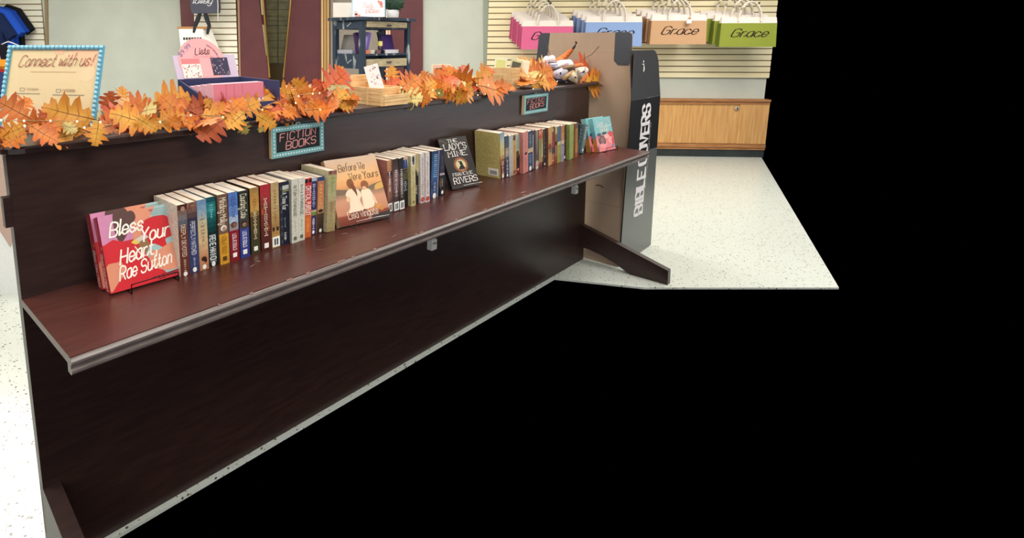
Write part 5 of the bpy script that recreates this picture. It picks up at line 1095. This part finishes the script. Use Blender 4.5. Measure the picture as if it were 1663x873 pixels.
xm, xw = (xa + xb + xa2 + xb2) / 4, ((xb - xa) + (xb2 - xa2)) / 2
zlo, zhi = pn(1036, 346, nS).z, pn(1044, 172, nS).z
lettering(mb, 'BIBLE COVERS', lambda x, y: (xm + .016 + xw * .37 - y, -nS - .0042, zlo + x), (232, 226, 226), zhi - zlo, xw * .74, 1.9, 'serif', 0, .72)
lettering(mb, 'STYLISH & INSPIRING', lambda x, y: (xm + xw / 2 + .03 - y, -nS - .0042, zlo + .16 + x), (170, 166, 166), (zhi - zlo) * .62, .016, .9)
mb.build('panel_lettering', 'paper', dq); mb = MB()
lg = pn(1050, 106, nS); lx, lz = lg.x - .02, lg.z
LY = lambda z: lean_y(z) - .0012
for pts in ([(0, .012), (.004, -.012), (-.008, -.038)], [(-.03, .008), (.0, .004), (.028, .010)], [(.0, .0), (.01, -.02), (-.004, -.045)]): 
    pp = smooth_line(pts)
    for a_, b_ in zip(pp[:-1], pp[1:]):
        ex = .0042; mb.poly([(lx + a_[0] - ex, LY(lz + a_[1]), lz + a_[1]), (lx + a_[0] + ex, LY(lz + a_[1] + .002), lz + a_[1] + .002), (lx + b_[0] + ex, LY(lz + b_[1] + .002), lz + b_[1] + .002), (lx + b_[0] - ex, LY(lz + b_[1]), lz + b_[1])], (240, 238, 236))
mb.poly([(lx + .002 + .008 * math.cos(R(g)), LY(lz + .03), lz + .024 + .008 * math.sin(R(g))) for g in range(0, 360, 40)], (240, 238, 236))
mb.build('panel_logo', 'paper', dq)
MB().prism([(xl, zb2), (xr, zb2), (xr + (x1 - xr) * zg / zt2, zg + .0), (xl, zg + .01)], -nS - .0036, -nS - .003, (96, 98, 96), 0, 'y').build('grey_lower_reflection', 'gloss', dq)  # grey floor reflection painted onto the lower part of the black panel
o = MB().box(0, .07, -.03, .0, 0, .02, (214, 222, 230)).build('plastic_clip', 'plastic', None, PW(.05, n1 + .06, 0), PEW_RZ); tag(o, 'small pale plastic piece on the floor by the pew foot', 'clip')

# ================================================================== PATCHWORK PUMPKIN
pp = pz(938, 136, CZ1)
pk = thing('fabric_pumpkin', 'patchwork fabric pumpkin of printed squares with an orange stem at the right of the garland', 'pumpkin', PW(pp.x - .01, pp.y - .085, CZ1 + .002), PEW_RZ - R(40))
rs = .078
MB().ball((0, 0, .062), .078, (120, 104, 96), 14, 10, 0, (1.45, .95, .78)).build('body', 'fabric', pk)
def px_patch(pts, base, kind, off, bulge=.012, seed=1):
    q = [((x - 930) / 262, (137 - y) / 262) for x, y in pts]; n_ = 9; rb = random.Random(seed); g = []
    for i in range(n_ + 1):
        for j in range(n_ + 1):
            u_, v_ = i / n_, j / n_
            x = (1 - u_) * ((1 - v_) * q[0][0] + v_ * q[3][0]) + u_ * ((1 - v_) * q[1][0] + v_ * q[2][0]); z = (1 - u_) * ((1 - v_) * q[0][1] + v_ * q[3][1]) + u_ * ((1 - v_) * q[1][1] + v_ * q[2][1])
            cxq, czq = sum(a for a, _ in q) / 4, sum(c for _, c in q) / 4
            rr_ = min(1, math.hypot(u_ - .5, v_ - .5) / .7); kx = 1 - .16 * max(0, rr_ - .7) / .3
            x, z = cxq + (x - cxq) * kx, czq + (z - czq) * kx
            e = max(0, 1 - (x / .15) ** 2 - ((z - .07) / .12) ** 2); y = -.085 * math.sqrt(e) - off - bulge * math.sin(u_ * math.pi) * math.sin(v_ * math.pi) + .004 * math.sin(7 * u_ + 5 * v_)
            g.append((x, y, max(z, .002)))
    mb = MB()
    for i in range(n_):
        for j in range(n_):
            a = i * (n_ + 1) + j; c = base
            if kind == 'stripe' and j % 3 == 1: c = (62, 64, 120)
            if kind == 'dot' and rb.random() < .10: c = rb.choice([(150, 140, 176), (206, 150, 130), (196, 176, 150), (170, 150, 150)])
            if kind == 'flower' and rb.random() < .25: c = rb.choice([(226, 196, 200), (214, 206, 222), (222, 190, 184)])
            if kind == 'x' and (i + 2 * j) % 4 == 0: c = mixc(base, (150, 120, 96), .45)
            mb.add([g[a], g[a + 1], g[a + n_ + 2], g[a + n_ + 1]], [(0, 1, 2, 3)], c, 0, True)
    if kind == 'dot':
        cx_ = sum(a[0] for a in g) / len(g); cz_ = sum(a[2] for a in g) / len(g); cy_ = min(a[1] for a in g)
        mb.ball((cx_ - .004, cy_, cz_), .0065, (52, 46, 84), 7, 5, 0, (1, .4, 1))
    mb.build('fabric_patch', 'fabric', pk)
for k_, (pts, b_, kd, off) in enumerate((
    ([(903, 126), (926, 130), (930, 138), (908, 136)], (70, 64, 70), 'dot', -.012), ([(936, 128), (952, 126), (950, 137), (934, 138)], (96, 84, 70), 'x', -.012),
    ([(887, 101), (912, 100), (914, 111), (892, 112)], (216, 216, 226), 'stripe', -.004), ([(908, 98), (934, 96), (936, 108), (910, 110)], (236, 226, 226), 'flower', .0),
    ([(912, 106), (946, 104), (948, 112), (914, 114)], (146, 118, 96), 'x', .004), ([(894, 121), (916, 108), (927, 116), (912, 131)], (206, 200, 212), 'dot', .008),
    ([(912, 126), (934, 112), (939, 119), (920, 133)], (196, 160, 120), 'x', .010), ([(921, 127), (934, 114), (948, 124), (943, 138)], (214, 196, 164), 'dot', .014),
    ([(934, 110), (962, 108), (966, 116), (944, 132)], (226, 214, 196), 'dot', .012), ([(938, 116), (944, 113), (950, 128), (944, 132)], (150, 140, 128), 'x', .018), ([(926, 107), (952, 101), (957, 107), (936, 113)], (206, 116, 70), 'x', .0))):
    px_patch(pts, b_, kd, off, .014, k_ + 3)
# bow at the left
mb = MB(); mb.ball((-.142, -.03, .148), .026, (238, 224, 226), 8, 6, 0, (.75, .8, 1.1), .06); mb.ball((-.108, -.035, .155), .027, (238, 224, 226), 8, 6, 0, (.95, .8, .95), .06)
mb.add([(-.155, -.045, .135), (-.13, -.045, .13), (-.135, -.05, .095), (-.165, -.05, .098)], [(0, 1, 2, 3)], (232, 214, 218)); mb.build('bow', 'fabric', pk)
st = [(-.098, -.01, .118), (-.045, .01, .140), (0.0, .0, .175), (.04, -.0, .215)]
MB().tube(st, [.02, .023, .020, .012], (214, 116, 66), 8).build('stem', 'fabric', pk)
mb = MB()
for i in range(14):
    f_ = rnd.random(); k_ = min(int(f_ * 3), 2); p_ = Vector(st[k_]).lerp(Vector(st[k_ + 1]), f_ * 3 - k_); mb.ball((p_.x + rnd.uniform(-.008, .008), p_.y - .018, p_.z + rnd.uniform(-.006, .01)), .006, rnd.choice([(236, 150, 96), (186, 84, 48), (232, 170, 120)]), 6, 4)
mb.build('stem_print', 'fabric', pk)
MB().tube([(.04, 0, .215), (.055, 0, .235), (.066, .0, .258), (.058, 0, .268)], [.008, .007, .006, .003], (44, 34, 30), 6).build('stem_tip', 'matte', pk)
MB().tube([(.06, .02, .10), (.15, .03, .165), (.19, .035, .185), (.235, .035, .235)], .003, (122, 96, 78), 5).build('twig', 'matte', pk)
MB().tube([(-.04, .03, .12), (-.095, .04, .19), (-.11, .04, .24)], .0025, (130, 106, 90), 5).build('twig', 'matte', pk)

# ================================================================== AUTUMN GARLAND
PAL = {'gold': ((214, 152, 54), (196, 112, 30)), 'orange': ((214, 130, 44), (192, 90, 30)), 'red': ((206, 98, 48), (180, 60, 34)), 'rust': ((176, 84, 36), (138, 50, 24)), 'yellow': ((222, 166, 66), (204, 112, 30)), 'green': ((150, 132, 58), (118, 104, 42)), 'pale': ((216, 196, 130), (190, 164, 92)), 'peach': ((218, 134, 66), (196, 88, 36))}
LOBES = [(.16, .085, .22), (.37, .108, .40), (.60, .112, .42), (.80, .085, .26), (.945, .075, .12)]
def leaf_w(t_):
    sin_ = .05 + .13 * math.sin(min(t_ * 1.15, 1) * math.pi) ** .8 if t_ < .97 else .02
    w_ = sin_ if t_ > .08 else .02 + t_ * .4
    for c_, hw_, rc_ in LOBES:
        k_ = 1 - ((t_ - c_) / hw_) ** 2
        if k_ > 0: w_ = max(w_, rc_ * k_ ** .5)
    return w_ if t_ < .999 else 0
PROF = [(i / 40, leaf_w(i / 40)) for i in range(41)]
FWD = [0.0] * 41
leaf_meshes = {}
def leaf_mesh(colour, var):
    key = (colour, var)
    if key in leaf_meshes: return leaf_meshes[key]
    ci, ce = PAL[colour]; rb = random.Random(var * 17 + 5); mb = MB()
    curl = [.10, -.12, .22, .02][var % 4]; cup = [.25, .45, -.2, .35][var % 4]; tw = [.2, -.25, .1, -.1][var % 4]; wsc = [1, .88, 1.08, .95][var % 4]
    pts = []; cols = {}
    def P(t_, s_, f_=0):
        x = t_ * .93 + f_; z = curl * math.sin(t_ * 2.6) * .35 + cup * s_ * s_ * .9 + tw * s_ * (t_ - .3) + .015 * math.sin(9 * t_ + 7 * s_)
        return Vector((s_ * wsc, x, z))
    n_ = len(PROF)
    for i, (t_, w_) in enumerate(PROF):
        wl_ = w_ * rb.uniform(.88, 1.12); wr_ = w_ * rb.uniform(.88, 1.12)
        for k_, s_ in enumerate((-wl_, -wl_ * .5, 0, wr_ * .5, wr_)):
            pts.append(P(t_, s_, (.06 + .14 * t_) * abs(s_)))
            e = abs(s_) / .38; cols[len(pts) - 1] = mixc(ci, ce, min(1, e * .9 + (.25 if t_ > .8 else 0) + rb.uniform(-.12, .12)))
    faces = [(i * 5 + j, i * 5 + j + 1, (i + 1) * 5 + j + 1, (i + 1) * 5 + j) for i in range(n_ - 1) for j in range(4)]
    mb.add(pts, faces, cols, 0, True)
    vc = mixc(ce, (74, 40, 24), .65)
    for i in range(0, n_ - 4, 4):
        a_, b_ = PROF[i][0], PROF[min(i + 4, n_ - 1)][0]; wv = .011 * (1 - a_ * .7)
        q = [P(a_, -wv), P(a_, wv), P(b_, wv * .85), P(b_, -wv * .85)]; mb.poly([p + Vector((0, 0, .006)) for p in q], vc)
    for t0_, s_, t1_ in ((.12, .2, .2), (.3, .33, .42), (.5, .3, .62), (.7, .2, .80)):
        for sg in (-1, 1):
            q = [P(t0_, 0), P(t0_ + .014, 0), P(t1_, sg * s_)]; mb.poly([p + Vector((0, 0, .006)) for p in q], mixc(ce, vc, .5))
    mb.tube([(0, 0, .0), (0, -.12, -.01)], .009, vc, 4)
    me = mb.mesh('leaf', ['leafskin']); leaf_meshes[key] = me; return me
gar = thing('leaf_garland', 'artificial autumn oak leaf garland in orange, gold and red running along the pew cap', 'garland', PW(-1.7, -.12, CZ1), PEW_RZ)
Minv = (Matrix.Translation(PW(-1.7, -.12, CZ1)) @ Matrix.Rotation(PEW_RZ, 4, 'Z')).inverted()
def put_leaf(base, tip, nrm, colour, var):
    """base, tip: world points; nrm: roughly where the leaf's face looks"""
    y = tip - base; L = y.length; y.normalize(); x = y.cross(nrm).normalized(); z = x.cross(y)
    M_ = Matrix((x, y, z)).transposed().to_4x4(); M_.translation = base
    o = bpy.data.objects.new('leaf', leaf_mesh(colour, var)); COL.objects.link(o); o.parent = gar
    o.matrix_local = Minv @ M_ @ Matrix.Scale(L, 4)
    return o
EYEV = Vector((0, 0, EYE))
key = [ # base px, tip px, colour, depth at base, depth at tip (pew n, metres)
 ((48, 192), (-12, 160), 'peach', -.03, -.06), ((154, 194), (63, 172), 'gold', -.02, -.03), ((160, 196), (152, 240), 'yellow', .02, .035), ((199, 176), (250, 163), 'peach', -.10, -.12),
 ((172, 182), (182, 146), 'rust', -.16, -.20), ((200, 165), (199, 138), 'gold', -.2, -.24), ((242, 203), (172, 184), 'yellow', -.02, -.04), ((46, 203), (98, 233), 'peach', .0, .03), ((42, 204), (-4, 224), 'gold', .0, .02),
 ((44, 215), (2, 238), 'orange', .01, .03), ((100, 200), (126, 216), 'pale', -.02, .0), ((24, 178), (52, 160), 'orange', -.1, -.14), ((100, 205), (60, 218), 'orange', .0, .01), ((62, 190), (84, 176), 'red', -.05, -.07),
 ((292, 186), (258, 154), 'orange', -.06, -.1), ((220, 190), (258, 213), 'yellow', .0, .02), ((247, 168), (312, 157), 'gold', -.12, -.16), ((306, 180), (350, 162), 'rust', -.06, -.09), ((346, 173), (378, 143), 'yellow', -.08, -.12),
 ((396, 175), (447, 146), 'yellow', -.06, -.10), ((364, 194), (320, 230), 'rust', .01, .035), ((398, 182), (366, 209), 'yellow', .0, .03), ((388, 194), (402, 219), 'green', .01, .03), ((415, 186), (450, 207), 'yellow', .0, .025),
 ((326, 188), (384, 190), 'gold', -.02, .0), ((294, 195), (334, 206), 'orange', .0, .01), ((436, 178), (466, 189), 'red', -.02, .01), ((427, 205), (421, 216), 'green', .02, .03), ((250, 185), (215, 165), 'peach', -.08, -.1), ((270, 190), (300, 205), 'orange', -.01, .0), ((370, 186), (399, 160), 'orange', -.02, -.03), ((342, 184), (374, 168), 'peach', -.02, -.03), ((384, 180), (424, 166), 'gold', -.03, -.04), ((352, 178), (330, 160), 'gold', -.05, -.07), ((432, 172), (462, 150), 'orange', -.06, -.09), ((420, 168), (436, 140), 'rust', -.1, -.13),
 ((485, 156), (440, 150), 'gold', -.08, -.09), ((468, 168), (474, 196), 'orange', .0, .02), ((493, 180), (536, 178), 'orange', .0, .01), ((526, 150), (566, 114), 'red', -.08, -.12), ((545, 124), (536, 116), 'yellow', -.12, -.14), ((540, 130), (560, 108), 'yellow', -.14, -.16),
 ((533, 150), (568, 142), 'green', -.06, -.07), ((526, 147), (507, 128), 'red', -.1, -.12), ((502, 152), (473, 127), 'gold', -.14, -.18), ((502, 161), (548, 170), 'rust', -.02, .0), ((540, 170), (568, 148), 'yellow', -.02, -.03), ((552, 175), (576, 168), 'gold', .0, .0),
 ((500, 165), (530, 185), 'orange', .0, .01), ((470, 165), (446, 172), 'red', -.04, -.03), ((480, 178), (458, 190), 'orange', .0, .02), ((515, 165), (490, 140), 'orange', -.06, -.09), ((455, 160), (470, 138), 'peach', -.1, -.14),
 ((638, 136), (636, 104), 'gold', -.16, -.2), ((596, 134), (622, 128), 'orange', -.2, -.2), ((648, 143), (684, 128), 'orange', -.1, -.12), ((645, 152), (640, 138), 'red', -.1, -.12), ((664, 156), (690, 163), 'gold', -.04, -.02), ((644, 158), (668, 163), 'pale', -.04, -.03), ((628, 140), (612, 132), 'peach', -.16, -.18),
 ((695, 132), (684, 114), 'orange', -.14, -.17), ((660, 150), (688, 126), 'orange', -.08, -.12), ((672, 153), (700, 164), 'orange', -.02, .0), ((745, 132), (754, 104), 'rust', -.14, -.17), ((772, 140), (730, 120), 'orange', -.1, -.13), ((732, 146), (760, 167), 'gold', -.01, .025), ((774, 139), (818, 154), 'orange', -.03, .0),
 ((796, 136), (812, 146), 'peach', -.05, -.04), ((784, 123), (796, 109), 'red', -.14, -.16), ((742, 141), (758, 133), 'pale', -.05, -.06), ((712, 142), (690, 128), 'peach', -.1, -.13), ((716, 138), (742, 124), 'red', -.08, -.1), ((706, 146), (722, 156), 'green', -.02, .0), ((770, 146), (748, 156), 'gold', -.02, .0),
 ((770, 128), (800, 124), 'yellow', -.12, -.13), ((688, 146), (712, 132), 'gold', -.08, -.1), ((715, 150), (738, 142), 'orange', -.04, -.04), ((675, 140), (658, 132), 'orange', -.12, -.14), ((725, 128), (716, 112), 'orange', -.16, -.18),
 ((870, 129), (843, 124), 'gold', -.10, -.1), ((852, 136), (846, 124), 'rust', -.08, -.1), ((868, 120), (858, 108), 'yellow', -.16, -.18), ((872, 131), (896, 139), 'gold', -.04, -.01), ((878, 122), (898, 112), 'orange', -.12, -.14), ((888, 118), (872, 104), 'peach', -.2, -.22), ((862, 134), (886, 138), 'yellow', -.03, -.02), ((855, 128), (876, 118), 'pale', -.12, -.13), ((890, 128), (872, 122), 'gold', -.08, -.1),
 ((958, 122), (986, 112), 'orange', -.16, -.18), ((955, 132), (992, 132), 'gold', -.08, -.1), ((960, 128), (980, 120), 'peach', -.14, -.16), ((950, 136), (975, 137), 'yellow', -.04, -.05), ((962, 118), (976, 106), 'peach', -.2, -.24), ((945, 112), (966, 106), 'red', -.16, -.18), ((930, 112), (960, 116), 'red', -.14, -.14), ((960, 126), (992, 122), 'orange', -.06, -.06), ((952, 118), (984, 106), 'peach', -.16, -.19), ((962, 133), (990, 136), 'gold', -.04, -.02), ((848, 118), (874, 104), 'gold', -.2, -.22), ((884, 124), (850, 112), 'peach', -.14, -.16), ((846, 140), (866, 130), 'orange', -.04, -.06), ((876, 112), (892, 98), 'pale', -.22, -.24), ((788, 150), (812, 140), 'orange', -.02, -.03), ((820, 146), (834, 140), 'peach', -.02, -.03)]
for i, (b_, t_, c_, nb_, nt_) in enumerate(key):
    bb = pn(b_[0], b_[1], nb_); tt = pn(t_[0], t_[1], nt_)
    B_, T_ = PW(bb.x, bb.y, max(bb.z, CZ1 + .004) if nb_ < .0 else bb.z), PW(tt.x, tt.y, tt.z)
    v = (EYEV - B_).normalized() + Vector((rnd.uniform(-.4, .4), rnd.uniform(-.3, .3), rnd.uniform(.0, .6)))
    put_leaf(B_, T_, v, c_, i % 4)
cl = ['orange', 'orange', 'gold', 'gold', 'peach', 'yellow', 'red', 'rust', 'orange', 'pale', 'gold']
def fill(s0, s1, count, zmax, nlo, nhi, lsc=1.0):
    for i in range(count):
        s = s0 + (s1 - s0) * (i + rnd.random()) / count; n_ = rnd.uniform(nlo, nhi); f_ = (nhi - n_) / (nhi - nlo)
        B_ = PW(s, n_, CZ1 + .008 + rnd.uniform(0, zmax) * (.25 + .75 * f_))
        a_ = rnd.uniform(0, 2 * math.pi); up = rnd.uniform(-.05, .75) * (.4 + .6 * f_)
        L = rnd.uniform(.085, .135)
        d_ = (U * math.cos(a_) + N * math.sin(a_) * .55) * 1.0; d_ = d_.normalized() * math.cos(up) + Vector((0, 0, 1)) * math.sin(up)
        T_ = B_ + d_ * L
        if T_.z < CZ1 + .006 and snz(T_).y < .0: T_.z = CZ1 + .008
        v = (EYEV - B_).normalized() * .9 + Vector((rnd.uniform(-.5, .5), rnd.uniform(-.5, .5), rnd.uniform(.1, .9)))
        put_leaf(B_, T_, v, rnd.choice(cl), rnd.randrange(4))
fill(-3.36, -2.98, 22, .045, -.15, -.03)
fill(-2.98, -2.62, 24, .05, -.17, -.03)
fill(-2.62, -2.30, 18, .04, -.13, -.02)
fill(-2.34, -2.15, 18, .055, -.20, -.01)
fill(-1.84, -1.60, 14, .05, -.22, -.05)
fill(-1.60, -1.12, 34, .06, -.20, -.02)
fill(-.74, -.58, 18, .06, -.22, -.04)
fill(-.22, .0, 18, .05, -.28, -.12)
vine = [PW(s, -.27 if (-2.12 < s < -1.8 or -1.04 < s < -.66) else -.10 + .03 * math.sin(s * 7), CZ1 + .02 + .012 * math.sin(s * 11)) for s in [-3.36 + .055 * i for i in range(63)]]
mb = MB().tube([Minv @ p for p in vine], .004, (112, 74, 46), 5); mb.build('vine', 'matte', gar)

# ---- fairy lights
fx = thing('fairy_lights', 'string of small warm fairy lights on thin wire woven through the leaf garland', 'fairy lights', PW(-1.7, 0, CZ1), PEW_RZ)
Fi = (Matrix.Translation(PW(-1.7, 0, CZ1)) @ Matrix.Rotation(PEW_RZ, 4, 'Z')).inverted()
bulbs = [(2, 195, .03), (39, 196, .03), (82, 196, .03), (125, 197, .03), (163, 198, .04), (40, 204, .03), (137, 207, .03), (260, 198, .01), (310, 187, .02), (362, 190, .03), (426, 178, .02), (485, 156, .01), (508, 152, 0), (519, 151, 0), (480, 167, .02), (520, 178, .02), (652, 142, 0), (703, 146, .02), (713, 151, .02), (776, 155.5, .0), (788, 154, .0), (793, 138, .01), (774, 138, .01), (866, 144, .0), (868, 130, .01), (858, 124, .01), (905, 132, 0)]
for px, py, n_ in bulbs:
    q = pn(px, py, n_); p = PW(q.x, q.y, max(q.z, CZ1 + .004) if n_ < .01 else q.z)
    MB().ball(Fi @ p, .0022, (255, 236, 190), 6, 4, 0, (1, 1, 1.3)).build('bulb', 'bulb_glow', fx)
for run in (bulbs[:5], [bulbs[5], bulbs[6], bulbs[7], bulbs[8], bulbs[9], bulbs[10]], bulbs[10:14], [bulbs[14], bulbs[15]], bulbs[16:19], bulbs[19:21], bulbs[23:27]):
    pts = []
    for px, py, n_ in run: q = pn(px, py, n_); pts.append(Fi @ PW(q.x, q.y, max(q.z, CZ1 + .004) if n_ < .01 else q.z))
    path = []
    for a_, b_ in zip(pts[:-1], pts[1:]):
        for k_ in range(4): f_ = k_ / 4; path.append(a_.lerp(b_, f_) + Vector((0, .05 * math.sin(f_ * math.pi), -.004 * math.sin(f_ * math.pi))))
    path.append(pts[-1]); MB().tube(path, .0009, (176, 140, 92), 4).build('wire', 'plastic', fx)
